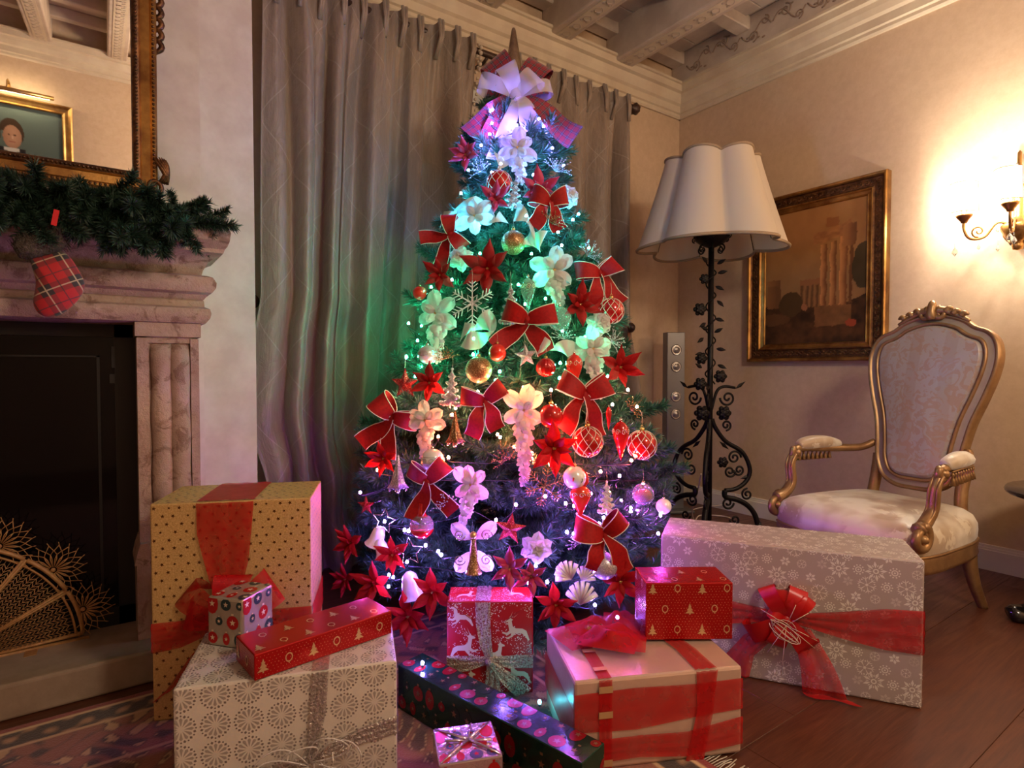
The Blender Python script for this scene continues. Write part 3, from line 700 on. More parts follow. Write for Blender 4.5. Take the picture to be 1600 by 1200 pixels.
fi=MB().lathe([(.016,0),(.022,.008),(.018,.018),(.030,.030),(.036,.048),(.030,.066),(.016,.078),(0,.082)],14,lobes=7,lamp_=.10); fi.xf(Matrix.Rotation(R(90),4,'Y')); fi.build('finial',MAT['wood_dark'],rod,(1.10,0,0))
for x in (-1.02,0.02,1.07): MB().tube([(x,.12,-.02),(x,.04,-.03),(x,0,-.018)],.009,8).build('bracket',MAT['wood_dark'],rod)
def holdback(loc,label,red):
    h=thing('curtain_holdback',label,'holdback',loc)
    k=MB().lathe([(.0,0),(.028,0),(.031,.006),(.024,.012),(.024,.016),(.016,.020),(.016,.024),(.007,.026),(0,.030)],20); k.xf(Matrix.Rotation(R(90),4,'X')); k.build('rosette',MAT['wood_dark'],h,(0,-.012,0))
    MB().tube([(0,0,-.018),(-.004,.0,-.07),(-.018,.01,-.13),(-.02,.04,-.17),(-.015,.13,-.19)],[.009,.011,.012,.011,.010],8).build('stem',MAT['wood_red'] if red else MAT['wood_dark'],h)
hp=at_y(983,512,2.50); holdback(hp,'carved wooden holdback with round rosette by the tree',True)
hp=at_y(405,472,2.70); h2=thing('curtain_holdback','dark round holdback knob in the gap beside the chimney wall','holdback',(.515,YB,hp.z))
k=MB().lathe([(.0,0),(.030,0),(.032,.006),(.022,.012),(.020,.016),(.010,.020),(0,.022)],18); k.xf(Matrix.Rotation(R(90),4,'X')); k.build('rosette',MAT['wood_dark'],h2,(0,-.06,0))
MB().tube([(0,0,0),(0,-.06,0)],.009,8).build('stem',MAT['wood_dark'],h2)

# ================================================================ tree
TX,TY=1.372,1.955
Rz=interp([(0,.58),(.085,.62),(.35,.645),(.62,.61),(.88,.525),(1.15,.44),(1.41,.335),(1.68,.25),(1.95,.145),(2.08,.085),(2.2,.03)])
def on_tree(x,y,off=.0):
    r=ray(x,y); best=None; d=1.0
    while d<3.0:
        p=CAMP+r*d; e=math.hypot(p.x-TX,p.y-TY)-(Rz(p.z)+off)
        if best is None or e<best[0]: best=(e,p.copy(),d)
        if e<=0: return p,d
        d+=.006
    return best[1],best[2]
tree=thing('christmas_tree','tall green christmas tree strung with coloured lights before the window','christmas tree',(TX,TY,0))
MB().tube([(0,0,.03),(0,0,1.2),(0,0,2.12)],[.032,.022,.006],10).build('trunk',MAT['bark'],tree)
MB().lathe([(.16,0),(.16,.02),(.06,.04),(.045,.12),(0,.125)],16).build('stand',MAT['iron'],tree)
BL=[.16,.24,.32,.41,.50,.60,.68]; bough={}
def make_bough(L,seed):
    r=random.Random(seed); mb=MB(); sag=r.uniform(-.06,.02)
    P=[Vector((L*t,.03*L*math.sin(t*3+seed),L*(sag*math.sin(PI*t)+.10*t*t))) for t in [i/8 for i in range(9)]]
    mb.tube(P,[.005*(1-.7*i/8)+.001 for i in range(9)],5,mi=1)
    needle_along(mb,P,r,int(900*L),.044,50,.0017,r0=.30)
    needle_along(mb,P[-2:],r,60,.038,28,.0017)
    nt=max(4,int(L*17))
    for k in range(nt):
        t=.28+.66*k/nt; i=min(7,int(t*8)); p=P[i].lerp(P[i+1],t*8-i); s=1 if k%2 else -1
        ln=(.30*L*(1.05-t)+.055)*r.uniform(.8,1.2); a=R(r.uniform(32,52))*s; el=R(r.uniform(-8,34))
        d=Vector((math.cos(a)*math.cos(el),math.sin(a)*math.cos(el),math.sin(el)))
        Q=[p+d*ln*q+Vector((0,0,.06*ln*q*q)) for q in (0,.5,1)]
        mb.tube(Q,.0016,4,mi=1); needle_along(mb,Q,r,int(1150*ln),.038,50,.0016); needle_along(mb,[Q[-1]-d*.01,Q[-1]+d*.004],r,22,.034,26,.0016)
    return mb.mesh('bough',[MAT['needle'],MAT['bark']])
for i,L in enumerate(BL): bough[i]=[make_bough(L,i*10+q) for q in range(3)]
r=random.Random(21); cnt=0
zs=[]; z=.10
while z<1.98: zs.append(z); z+=.085 if z<1.4 else .07
for li,z in enumerate(zs):
    rad=Rz(z); n=max(5,int(5+rad*17)); 
    for k in range(n):
        a=TAU*(k+.5*(li%2)+r.uniform(-.25,.25))/n
        if math.sin(a)>.35 and r.random()<.5 and z<1.5: continue      # sparser against the window
        L=rad*r.uniform(.86,1.02)
        if TY+L*math.sin(a)>2.58: L=min(L,(2.58-TY)/max(.2,math.sin(a)))
        i=min(range(len(BL)),key=lambda q:abs(BL[q]-L)); el=R(r.uniform(-4,14) if z<1.6 else r.uniform(14,38))
        o=link('bough',r.choice(bough[i]),tree,(0,0,z-.04-.05*(z<.5)*0),(0,0,0),L/BL[i]/math.cos(el)); o.rotation_euler=Euler((r.uniform(-.3,.3),-el,a)); cnt+=1
for (x,y,L) in ((1030,725,.41),(1052,715,.32),(1045,745,.32),(1070,740,.24),(1040,640,.24),(655,395,.24),(560,690,.32),(545,850,.41),(1046,790,.41)):
    p,d=on_tree(x,y); a=math.atan2(p.y-TY,p.x-TX); i=BL.index(L)
    o=link('bough',bough[i][cnt%3],tree,(p.x-TX-math.cos(a)*L,p.y-TY-math.sin(a)*L,p.z-.04)); o.rotation_euler=Euler((0,-R(8),a)); cnt+=1
core=MB()                                                        # short inner twigs close round the trunk
r=random.Random(31)
for k in range(150):
    z=r.uniform(.10,1.95); a=r.uniform(0,TAU); rad=Rz(z); q=r.uniform(.10,.45)*rad; d=Vector((math.cos(a),math.sin(a),r.uniform(.0,.5))).normalized()
    p=Vector((math.cos(a)*q,math.sin(a)*q,z)); needle_along(core,[p,p+d*.14],r,70,.045,55,.0017)
core.build('inner_twigs',MAT['needle'],tree)['kind']='stuff'

# ---------------------------------------------------------------- light string
BULBS=[]
def zz(ox,oy,s,l): BULBS.extend([(ox+x/s,oy+y/s) for x,y in l])
zz(620,40,4,[(750,625),(595,612),(592,532),(888,585),(918,632),(972,655),(580,680),(527,750),(467,802),(972,767),(650,865),(448,905),(593,920),(1043,876),(853,935),(588,1025),(402,1050),(963,1045),(597,1130)])
zz(620,260,4,[(515,370),(865,330),(810,310),(1100,335),(1008,412),(390,375),(425,485),(842,548),(520,545),(1030,495),(1200,510),(470,700),(345,710),(215,755),(885,680),(760,740),(802,862),(930,828),(940,970),(1035,1030),(73,983),(480,1077),(1175,1068),(1225,1065),(60,1190),(478,1178),(1135,300),(130,1090)])
zz(540,480,6,[(590,153),(568,475),(655,650),(557,878),(1195,443),(1445,605),(1240,795),(875,780),(1405,690),(998,1010),(970,800)])
zz(780,480,5.714,[(545,500),(540,635),(215,720),(463,740),(625,705),(890,790),(970,620),(1150,738),(1230,890),(1010,870),(265,860),(500,885)])
zz(540,640,6,[(868,255),(965,450),(298,568),(137,778),(1165,898),(1410,1035),(700,1035),(365,1050),(552,1130),(590,1138),(1130,620),(360,485)])
zz(780,640,5.714,[(520,205),(545,400),(905,555),(1075,592),(1220,412),(412,775),(593,838),(670,860),(1175,910),(1440,945),(932,965),(893,1020),(605,1095),(665,1110),(1420,1108),(1180,455),(150,850),(1285,680)])
zz(500,780,5.333,[(705,257),(738,265),(985,435),(725,523),(1400,500),(570,728),(1515,645),(1582,625),(1185,590),(880,385),(575,632),(1010,465),(610,650)])
zz(780,780,5.333,[(245,700),(400,690),(798,882),(985,985),(730,640),(305,555)])
def bulb_mat(name,c,e):
    t=NT(name); t.set(col=c,rough=.3,ec=c,es=e*3.6); return t.m
BM={'dimcyan':bulb_mat('dim_cyan_led',(.05,.68,.90),80),'violet':bulb_mat('violet_led',(.24,.14,1),380),'blue':bulb_mat('blue_led',(.12,.26,1),340),'cyan':bulb_mat('cyan_led',(.05,.62,1.0),240),'green':bulb_mat('green_led',(.02,.90,.42),128),'warm':bulb_mat('warm_led',(1,.55,.32),110),'red':bulb_mat('red_led',(1,.13,.04),230),'magenta':bulb_mat('magenta_led',(.75,.10,1),160),'indigo':bulb_mat('indigo_led',(.32,.13,1),260)}
def bulb_kind(x,y,k):
    if y<235: return 'violet'
    if y<290: return 'blue'
    if y<385: return 'cyan'
    if y<600: return 'green'
    if y<672: return 'warm' if k%4 else 'red'
    if y<742: return 'red'
    if y<815: return 'magenta'
    return 'indigo'
ls=thing('light_string','dark green wire string of small coloured lights wound round the tree','string lights',(TX,TY,0))
bmesh_={}
for k,c in BM.items():
    q=MB().ball((0,0,0),.0050,6,4,(1,1,1.25)); bmesh_[k]=q.mesh('bulb',c)
EXTRA=True
cap_me=MB().lathe([(.0035,-.012),(.0042,-.004),(.003,-.003)],6).mesh('bulb_socket',MAT['wire'])
bp=[]
for k,(x,y) in enumerate(BULBS):
    p,d=on_tree(x,y,.045); bp.append((p,x,y)); kd=bulb_kind(x,y,k)
    b=link('bulb',bmesh_[kd],ls,(p.x-TX,p.y-TY,p.z)); link('bulb_socket',cap_me,b,(0,0,0))
for (x,y,z_,kd) in ((660,1036,.145,'violet'),(848.7,1106,.02,'dimcyan')):
    p=at_z(x,y,z_) if kd=='violet' else Vector((.93,1.20,.06)); b=link('bulb',bmesh_[kd],ls,(p.x-TX,p.y-TY,p.z)); link('bulb_socket',cap_me,b)
for k in range(80):                                             # the string goes on round the back and deeper in
    z=.18+1.78*((k*.618)%1)**1.15; a=k*2.399; rr=Rz(z)*(.84 if k%3 else .70); yy=575-(z-.95)/.00266
    if math.sin(a+YAW)>.45: continue
    b=link('bulb',bmesh_[bulb_kind(0,yy,k)],ls,(rr*math.cos(a),rr*math.sin(a),z)); link('bulb_socket',cap_me,b)
wr=MB(); rows={}
for p,x,y in bp: rows.setdefault(int((y-150)/48),[]).append((x,p))
path=[]
for i,rw in enumerate(sorted(rows)):
    l=sorted(rows[rw],key=lambda q:q[0],reverse=bool(i%2)); path+=[q[1] for q in l]
W=[]
for a,b in zip(path,path[1:]):
    for t in (0,.25,.5,.75):
        q=a.lerp(b,t); dx,dy=q.x-TX,q.y-TY; rr=math.hypot(dx,dy); s=1-.10*math.sin(PI*t)
        W.append((dx*s,dy*s,q.z-.013-.020*math.sin(PI*t)))
wr.tube(W,.0013,4); wr.build('wire',MAT['wire'],ls)
# ================================================================ ornaments on the tree
def strip(mb, P, Wd, mi=0, thick=.0, edges=None, uvs=1.0):
    """ribbon through points P with half-width vectors Wd, gently cupped"""
    n=len(P); s=0; vs=[]; L=[0]
    for i in range(1,n): s+=(Vector(P[i])-Vector(P[i-1])).length; L.append(s)
    for p,w_ in zip(P,Wd): p,w_=Vector(p),Vector(w_); vs+=[p-w_,p,p+w_]
    fs=[]; uv=[]
    for i in range(n-1):
        for j in range(2):
            fs.append((i*3+j,i*3+j+1,(i+1)*3+j+1,(i+1)*3+j)); wl=Vector(Wd[i]).length
            uv.append([((j-1)*wl*uvs,L[i]*uvs),(j*wl*uvs,L[i]*uvs),(j*wl*uvs,L[i+1]*uvs),((j-1)*wl*uvs,L[i+1]*uvs)])
    mb.add(vs,fs,mi,True,uv)
    if edges is not None:
        for sg in (-1,1): edges.tube([Vector(p)+Vector(w_)*sg for p,w_ in zip(P,Wd)],edges.r,4)
def bow_mesh(w=1.0, seed=0, tails=True, lw=.17):
    """unit-wide bow facing -y, knot at the origin"""
    r=random.Random(seed); mb=MB(); ed=MB(); ed.r=.008
    for s in (-1,1):
        up=R(r.uniform(4,38)); L=r.uniform(.38,.48); A=r.uniform(.15,.22); tw0=r.uniform(.3,1.0)*r.choice((-1,1))
        P=[];Wd=[]
        for i in range(17):
            t=i/16; x=L*(1-math.cos(TAU*t))/2; y=-A*math.sin(TAU*t)*(.45+.55*math.sin(PI*t)); z=.04*math.sin(PI*t)
            wd=(.045+(lw-.045)*math.sin(PI*t)**.75)
            c,sn=math.cos(up),math.sin(up)
            P.append((s*(x*c-z*sn),y-.02,x*sn+z*c)); Wd.append((-s*sn*wd,tw0*wd*math.sin(PI*t),c*wd))
        strip(mb,P,Wd,0,0,ed,3)
        if tails:
            dn=R(r.uniform(48,72)); Lt=r.uniform(.55,.75); P=[];Wd=[]
            for i in range(11):
                t=i/10; q=Lt*t; x=s*(q*math.cos(dn)+.04*math.sin(t*5+seed)); z=-q*math.sin(dn); y=-.05-.06*math.sin(t*4+seed+s)
                wd=.04+(lw*.88-.04)*min(1,t*1.9); tw=.35*math.sin(t*3+seed)
                P.append((x,y,z)); Wd.append((math.sin(dn)*wd,tw*wd,math.cos(dn)*wd*s))
            strip(mb,P,Wd,0,0,ed,3)
    mb.ball((0,-.045,0),.065,10,7,(.9,.7,1.1))
    return mb,ed
def petal_mesh(name,L,W,mt,point=True,cup=.18,n=7,curl=.0):
    mb=MB()
    def fn(u,v):
        wv=(math.sin(PI*min(1,v*.97+.03))**(.75 if point else .5))*(1-.25*v if point else .55+.45*v)
        if point: wv*= (1-v**6)
        x=(u-.5)*2*W/2*wv; f=abs(u-.5)*2
        rf=0 if point else .07*L*v*math.sin(u*13+v*3)
        return (x, -cup*L*math.sin(PI*v*.8)*.5+f*f*W*.18+curl*L*v*v+.012*L*math.sin(v*9+u*7)+rf, L*v*(1-(0 if point else .10*(1-math.cos(u*12.5))*v)))
    mb.grid(fn,4 if point else 8,n); return mb.mesh(name,mt)
PET=petal_mesh('petal',1,.46,MAT['poinsettia'],True,.25); WPET=petal_mesh('petal',1,.80,MAT['petal'],False,.30,9,.32); RPET=petal_mesh('petal',1,1.05,MAT['petal'],False,.9,7,.5)
PETD=petal_mesh('petal',1,.46,M('magenta_poinsettia_cloth',(.46,.010,.085),.5,sheen=.3),True,.25)
ctr_me=(lambda mb:([mb.ball((.05*math.cos(a*2.4)*(a%3)/2,-.09,.05*math.sin(a*2.4)*(a%3)/2),.035,6,5) for a in range(9)],mb)[1])(MB()).mesh('flower_centre',MAT['gold'])
LEAFG=petal_mesh('leaf',1,.42,M('dark_cloth_leaf',(.03,.09,.05),.5),True,.2)
bows=[]
for k in range(9):
    a,b=bow_mesh(1,k*3+1); bows.append((a.mesh('ribbon_loops',MAT['velvet']),b.mesh('piping',MAT['piping'])))
cap_=MB().lathe([(.16,0),(.17,.10),(.16,.20),(.05,.22),(0,.22)],10); cap_.tube([(.0+.08*math.cos(a),0,.28+.08*math.sin(a)) for a in [i*TAU/10 for i in range(10)]],.018,5,closed=True); CAP=cap_.mesh('cap',MAT['gold']); 
CAPS=CAP.copy(); CAPS.materials[0]=MAT['silver']
hk=MB().tube([(0,0,0),(.02,0,.5),(-.03,.02,.9)],.012,4); HANG=hk.mesh('hanging_thread',MAT['piping'])
def facing(p,b=.5):
    o=Vector((p.x-TX,p.y-TY,0)).normalized(); c=Vector((-p.x,-p.y,0)).normalized(); f=(o*(1-b)+c*b).normalized(); return math.atan2(f.y,f.x)+PI/2
def orn(kind,name,label,cat,x,y,px,off=.05,b=.5,group=None,tilt=0,pt=None,roll=0):
    """an ornament's Empty in front of the boughs; s = metres for px picture pixels"""
    p,d=on_tree(x,y,off)
    th=thing(name,label,cat,p,0,group,None); th.rotation_euler=Euler((R(tilt),R(roll),facing(p,b)),'XYZ'); th['kind']='thing'
    return th,px*d/FOC
def lathe_me(name,prof,mt,seg=28,**k): return MB().lathe(prof,seg,**k).mesh(name,mt)
SPH=[(math.sin(PI*i/16),-math.cos(PI*i/16)) for i in range(17)]
BALL={k:lathe_me('ball',SPH,MAT[k]) for k in ('red_glass','orange_glass','glitter_gold','glitter_silver','glitter_red','pearl','grey_pearl','glass')}
RIB=lathe_me('ball',SPH,MAT['red_glass'],48,lobes=14,lamp_=.05)
def lattice():
    mb=MB()
    for s in (-1,1):
        for k in range(9):
            mb.tube([(1.015*math.sin(p)*math.cos(TAU*k/9+s*p*.75),1.015*math.sin(p)*math.sin(TAU*k/9+s*p*.75),-1.015*math.cos(p)) for p in [PI*(.08+.84*i/14) for i in range(15)]],.024,4)
    return mb.mesh('silver_lattice',MAT['piping'])
LAT=lattice()
def band():
    mb=MB(); mb.lathe([(.985,-.24),(1.012,-.22),(1.012,-.19),(.985,-.17)],28); mb.lathe([(.94,.32),(.968,.34),(.96,.37),(.92,.38)],28)
    for k in range(9):
        for s in (-1,1): mb.tube([(1.01*math.cos(TAU*k/9+.25*s*math.cos(q)),1.01*math.sin(TAU*k/9+.25*s*math.cos(q)),.07+.17*math.sin(q)) for q in [i*TAU/12 for i in range(12)]],.03,4,closed=True)
    return mb.mesh('silver_band',MAT['grey_pearl'])
BAND=band()
def bauble(x,y,rp,kind,label,lat=False,rib=False,bandd=False,cap=CAP,off=.055,cat='bauble',group=None):
    th,s=orn('ball','bauble',label,cat,x,y,rp,off,.5,group); me=RIB if rib else BALL[kind]
    link('ball',me,th,scale=s); link('cap',cap,th,(0,0,s*.96),scale=s); link('hanging_thread',HANG,th,(0,0,s*1.3),scale=s)
    if lat: link('silver_lattice',LAT,th,scale=s)
    if bandd: link('silver_band',BAND,th,scale=s)
    return th,s
def bow(x,y,wp,k,label,roll=0,off=.075,group='red velvet bows on the tree'):
    th,s=orn('bow','ribbon_bow',label,'bow',x,y,wp*.84,off,.6,group,0,None,roll)
    l=link('ribbon_loops',bows[k%9][0],th,scale=s); link('piping',bows[k%9][1],th,scale=s); return th
def poinsettia(x,y,rp,label,seed=0,me=PET,off=.065,group='poinsettias on the tree',n=(6,5),tilt=0):
    r=random.Random(seed); th,s=orn('flower','poinsettia',label,'flower',x,y,rp,off,.45,group,tilt)
    for ring,(cnt,ln,op) in enumerate(((n[0],1.0,68),(n[1],.66,48))):
        for k in range(cnt):
            a=TAU*(k+.5*ring)/cnt+r.uniform(-.2,.2); L=s*ln*r.uniform(.85,1.1)
            o=link('petal',me,th,(0,-.06*s*ring,0)); e=R(90-op-r.uniform(-12,14))
            o.matrix_local=Matrix.Translation((0,-.05*s*ring,0))@Matrix.Rotation(a,4,'Y')@Matrix.Rotation(e,4,'X')@Matrix.Diagonal((L,L,L,1))
    link('flower_centre',ctr_me,th,scale=s)
    return th
TAILP=petal_mesh('petal',1,.8,MAT['petal'],False,.5,4,.2)
def magnolia(x,y,rp,label,tail=0,seed=0,off=.07,tdx=0):
    r=random.Random(seed); th,s=orn('flower','white_blossom',label,'flower',x,y,rp*.9,off,.5,'white silk blossoms on the tree')
    for ring,(cnt,ln,op) in enumerate(((6,1.0,72),(4,.62,40))):
        for k in range(cnt):
            a=TAU*(k+.5*ring)/cnt+r.uniform(-.25,.25); L=s*ln*r.uniform(.85,1.1); e=R(90-op-r.uniform(-10,14))
            o=link('petal',WPET,th); o.matrix_local=Matrix.Translation((0,-.06*s*ring,0))@Matrix.Rotation(a,4,'Y')@Matrix.Rotation(e,4,'X')@Matrix.Diagonal((L,L,L,1))
    link('flower_centre',ctr_me,th,(0,-.08*s,0),scale=s)
    if tail:
        mb=MB(); tl=tail*s/rp; nt=int(tail/3)
        for k in range(nt*3):
            t=(k+1)/(nt*3); rr=s*.30*(1-.65*t); a=k*2.4; c=Vector((tdx*s/rp*t+rr*math.cos(a),-.10*s+rr*.6*math.sin(a),-.45*s-tl*t)); 
            q=s*.26*(1-.45*t); an=k*1.7; e1=Vector((math.cos(an),-.25,math.sin(an)*.35-.75)).normalized()*q; e2=Vector((e1.z,.5*q*math.sin(k),-e1.x)).normalized()*q*.55
            mb.add([c-e1*.3,c+e1*.35+e2+Vector((0,-.25*q,0)),c+e1*.45+Vector((0,-.45*q,0)),c+e1*.35-e2+Vector((0,-.25*q,0)),c+e1*1.05+e2*.45,c+e1*1.15,c+e1*1.05-e2*.45],[(0,1,2),(0,2,3),(1,4,5,2),(3,2,5,6)])
        mb.build('hanging_catkin',MAT['petal'],th)
    return th
def rose(x,y,rp,label,seed=0,off=.07):
    r=random.Random(seed); th,s=orn('flower','white_rose',label,'flower',x,y,rp,off,.5,'white silk roses on the tree')
    link('rose_heart',BALL['pearl'],th,scale=s*.5).name='rose_heart'
    for ring,(cnt,ln,op,oy) in enumerate(((6,.95,62,.25),(5,.85,34,.05),(4,.7,14,-.1))):
        for k in range(cnt):
            a=TAU*(k+.4*ring)/cnt+r.uniform(-.2,.2); e=R(90-op); L=s*ln
            o=link('petal',RPET,th); o.matrix_local=Matrix.Translation((0,oy*s,0))@Matrix.Rotation(a,4,'Y')@Matrix.Rotation(e,4,'X')@Matrix.Diagonal((L,L,L,1))
    return th
# ---- bows
for k,(x,y,wp,lb,ro) in enumerate((
 (936,428,100,'red velvet bow with pale edging on the tree beside the lamp shade',-8),(823,500,118,'red velvet bow in the middle of the tree above the red glitter ball',6),
 (858,318,96,'dark red bow just below the upper poinsettia near the tree top',4),(704,366,84,'narrow red bow at the tree edge against the long curtain',60),
 (758,628,104,'red velvet bow under the copper glitter ball at mid tree',-3),(614,652,112,'red bow with long tails on the outer boughs next to the curtain',28),
 (913,618,120,'wide red velvet bow above the large lattice bauble',2),(668,752,108,'red bow hanging below the white banded bauble',-6),(944,836,124,'red bow with long spread tails above the silver glitter ball',-4))):
    bow(x,y,wp,k,lb,ro)
# ---- poinsettias
for k,(x,y,rp,lb,me) in enumerate((
 (762,420,46,'large red poinsettia left of the copper ball and beside the white rose',PET),(843,300,40,'dark red poinsettia near the tree top beside the pale rose ball',PETD),(774,312,30,'small red poinsettia under the lattice bauble at the tree top',PETD),
 (728,242,30,'purple-lit red poinsettia on the edge of the tree top',PETD),(688,430,34,'red poinsettia on the tree edge above the small red ball',PET),(906,476,40,'red poinsettia beside the clear glass ball',PET),
 (672,598,36,'red poinsettia beside the red wire star',PET),(968,574,42,'red poinsettia on the tree edge below the carved holdback',PET),(865,700,50,'large bright red poinsettia left of the lattice bauble',PET),
 (600,716,36,'red poinsettia glowing on the outer bough below the long-tailed bow',PET),(614,866,36,'red poinsettia beside the white bells',PET),(586,912,40,'pink-lit poinsettia low on the tree near the long red gift',PET),
 (676,924,44,'red poinsettia just behind the reindeer gift',PET),(638,962,46,'dark red poinsettia near the floor beside the reindeer gift',PET),(868,944,42,'red poinsettia between the reindeer gift and rose gold gift',PET),
 (968,908,44,'dark red poinsettia in shade behind the small red gift',PET),(548,848,36,'dark red poinsettia in shade at the curtain side of the tree',PET),(796,888,36,'magenta poinsettia above the reindeer gift',PETD),(830,900,32,'magenta poinsettia under the low white rose',PETD),(540,905,30,'shaded red poinsettia nearest the gold star gift',PET))):
    poinsettia(x,y,rp,lb,k,me)
# ---- white blossoms and roses
for k,(x,y,rp,lb,tl,dx) in enumerate((
 (865,422,40,'white blossom with hanging catkin, lit green beside the copper ball',52,10),(682,490,40,'big white blossom with hanging catkin beside the snowflake',64,4),(818,640,40,'cream blossom with long catkin in the middle of the tree',112,2),
 (665,656,34,'white blossom with catkin above the banded bauble',76,2),(735,756,36,'white and purple-lit blossom with drooping catkin',56,-14),(925,545,38,'pale green-lit blossom above the red tulip drop',66,14),
 (808,232,36,'white blossom with leaves under the organza bow',44,8),(742,338,36,'pale blue-lit blossom beside the dark red bow edge',0,0))):
    magnolia(x,y,rp,lb,tl,k,tdx=dx)
for k,(x,y,rp,lb) in enumerate(((720,404,21,'white rose ball lit green beside the large poinsettia'),(888,307,19,'pale blue rose ball on the edge near the tree top'),(838,857,26,'white rose ball low on the tree above the magenta poinsettia'),(936,506,22,'white rose bud beside the clear glass ball'))):
    rose(x,y,rp,lb,k)
# ---- baubles
LG='red lattice baubles'
for x,y,rp,lb in ((780,287,20,'red lattice bauble near the top of the tree'),(955,486,20,'red lattice bauble on the edge by the carved holdback'),(918,690,24,'red lattice bauble under the wide bow'),(1003,695,23,'red lattice bauble on the outer edge facing the tower speaker')):
    bauble(x,y,rp,'red_glass',lb,lat=True,group=LG)
bauble(777,551,14,'orange_glass','small bright red glitter ball above the copper ball'); bauble(853,574,15,'red_glass','dark red ribbed ball beside the silver star',rib=True)
bauble(861,650,19,'red_glass','shiny red glass ball beside the cream blossom'); bauble(656,458,11,'orange_glass','little red ball on the tree edge above the big white blossom')
bauble(802,379,19,'glitter_gold','copper glitter ball in the upper half of the tree'); bauble(748,578,21,'glitter_gold','copper glitter ball above a red bow at mid tree')
bauble(944,884,21,'glitter_silver','silver glitter ball under the low spread bow',cap=CAPS); bauble(676,719,18,'pearl','white ball with a band of silver circles',bandd=True,cap=CAPS)
bauble(668,554,15,'grey_pearl','frosted silver ball with painted winter band',bandd=True,cap=CAPS); bauble(874,498,19,'glass','clear glass ball in the green-lit boughs',cap=CAPS)
bauble(1037,791,12,'pearl','pearl white ball at the tree edge above the snowflake gift',cap=CAPS)
th,s=bauble(1005,772,17,'glass','clear ball with a red scene inside near the tree edge',cap=CAPS); link('inner_ball',BALL['orange_glass'],th,(0,0,-s*.12),scale=(s*.66,s*.66,s*.5))
th,s=bauble(898,746,18,'pearl','white snowman head ornament with red scarf'); MB().tube([(-.28,-.95,.16),(-.34,-1.02,-.14)],.07,6).build('red_mark',MAT['red_felt'],th,scale=s); MB().tube([(.3+.2*math.cos(a),-.93,-.05+.22*math.sin(a)) for a in (-1.2,-.6,0,.6)],.03,5).build('stitched_smile',MAT['wire'],th,scale=s); MB().tube([(.5,-.3,.7),(.95,-.1,.2),(1.02,-.1,-.4),(.7,-.2,-.85)],[.16,.2,.2,.14],7).build('red_ear_muff',MAT['red_felt'],th,scale=s)
th,s=bauble(659,822,19,'glass','clear and red glass bottle-neck ball hanging under a bow',cap=CAPS); link('lower_cup',lathe_me('lower_cup',SPH[:8],MAT['red_glass']),th,scale=s*1.02); MB().lathe([(.5,.75),(.34,1.1),(.26,1.6),(.22,1.9)],16).build('neck',MAT['red_glass'],th,scale=s)
# drops and tulips
DROP=[(0,-1.5),(.12,-1.25),(.34,-.7),(.58,-.1),(.66,.25),(.58,.58),(.36,.82),(.12,.93),(.08,1.0),(0,1.0)]
def drop(x,y,rp,mt,lb,deco=True,sc=(1,1,1),prof=DROP):
    th,s=orn('drop','drop_ornament',lb,'ornament',x,y,rp,.06)
    link('drop_body',lathe_me('drop_body',prof,MAT[mt],24),th,scale=(s*sc[0],s*sc[1],s*sc[2])); link('cap',CAPS,th,(0,0,s*.98*sc[2]),scale=s*.7)
    if deco:
        mb=MB()
        for k in range(8):
            a=TAU*k/8; mb.tube([Vector(q) for q in spiral((.60*math.cos(a),.60*math.sin(a),.30),.20,.03,0,1.3,12,(-math.sin(a),math.cos(a),0))],.025,4)
        mb.build('gold_scrolls',MAT['print_cream'],th,scale=(s*sc[0]*1.06,s*sc[1]*1.06,s*sc[2]))
    return th,s
drop(970,682,22,'red_glass','long red drop ornament between two lattice baubles',True,(.9,.9,1.15)); drop(907,778,21,'orange_glass','red heart-shaped drop under the snowman ornament',True,(1.2,.9,1)); drop(897,575,20,'orange_glass','red and gold tulip drop above the wide bow',True,(1,1,1.15)); drop(825,455,20,'glass','dark red and green glass drop beside the glitter tree',True,(.9,.9,1.1))
th,s=drop(951,650,12,'red_glass','small red icicle drop on the tree edge',False,(.6,.6,1.3))
# stars
def star_me(mt,depth=.22):
    mb=MB(); P=[((1 if k%2==0 else .42)*math.sin(TAU*k/10),(1 if k%2==0 else .42)*math.cos(TAU*k/10)) for k in range(10)]
    vs=[(x,0,z) for x,z in P]+[(0,-depth,0),(0,depth,0)]; mb.add(vs,[(i,10,(i+1)%10) for i in range(10)]+[(i,(i+1)%10,11) for i in range(10)],0,False); return mb.mesh('star_body',MAT[mt])
for x,y,rp,mt,lb,ro in ((797,826,26,'glitter_red','red glitter star low on the tree above the white rose',8),(822,556,19,'glitter_silver','silver glitter star under the middle red bow',-6),(572,790,16,'glitter_red','red glitter star at the curtain edge of the tree',70),(633,600,25,'glitter_red','red wire-wrapped star at the tree edge below the frosted ball',0)):
    th,s=orn('star','star_ornament',lb,'ornament',x,y,rp,.06,roll=ro); link('star_body',star_me(mt),th,scale=s); link('hanging_thread',HANG,th,(0,0,s),scale=s)
for x,y,rp,lb,ro in ((600,814,20,'open wire star ornament above the white bells',10),(640,862,22,'open wire star ornament hanging beside the low poinsettia',-5)):
    th,s=orn('star','wire_star',lb,'ornament',x,y,rp,.06,roll=ro); MB().tube([((1 if k%2==0 else .5)*math.sin(TAU*k/10),.05*math.sin(k*3),(1 if k%2==0 else .5)*math.cos(TAU*k/10)) for k in range(10)],.05,5,closed=True).build('star_outline',MAT['silver'],th,scale=s)
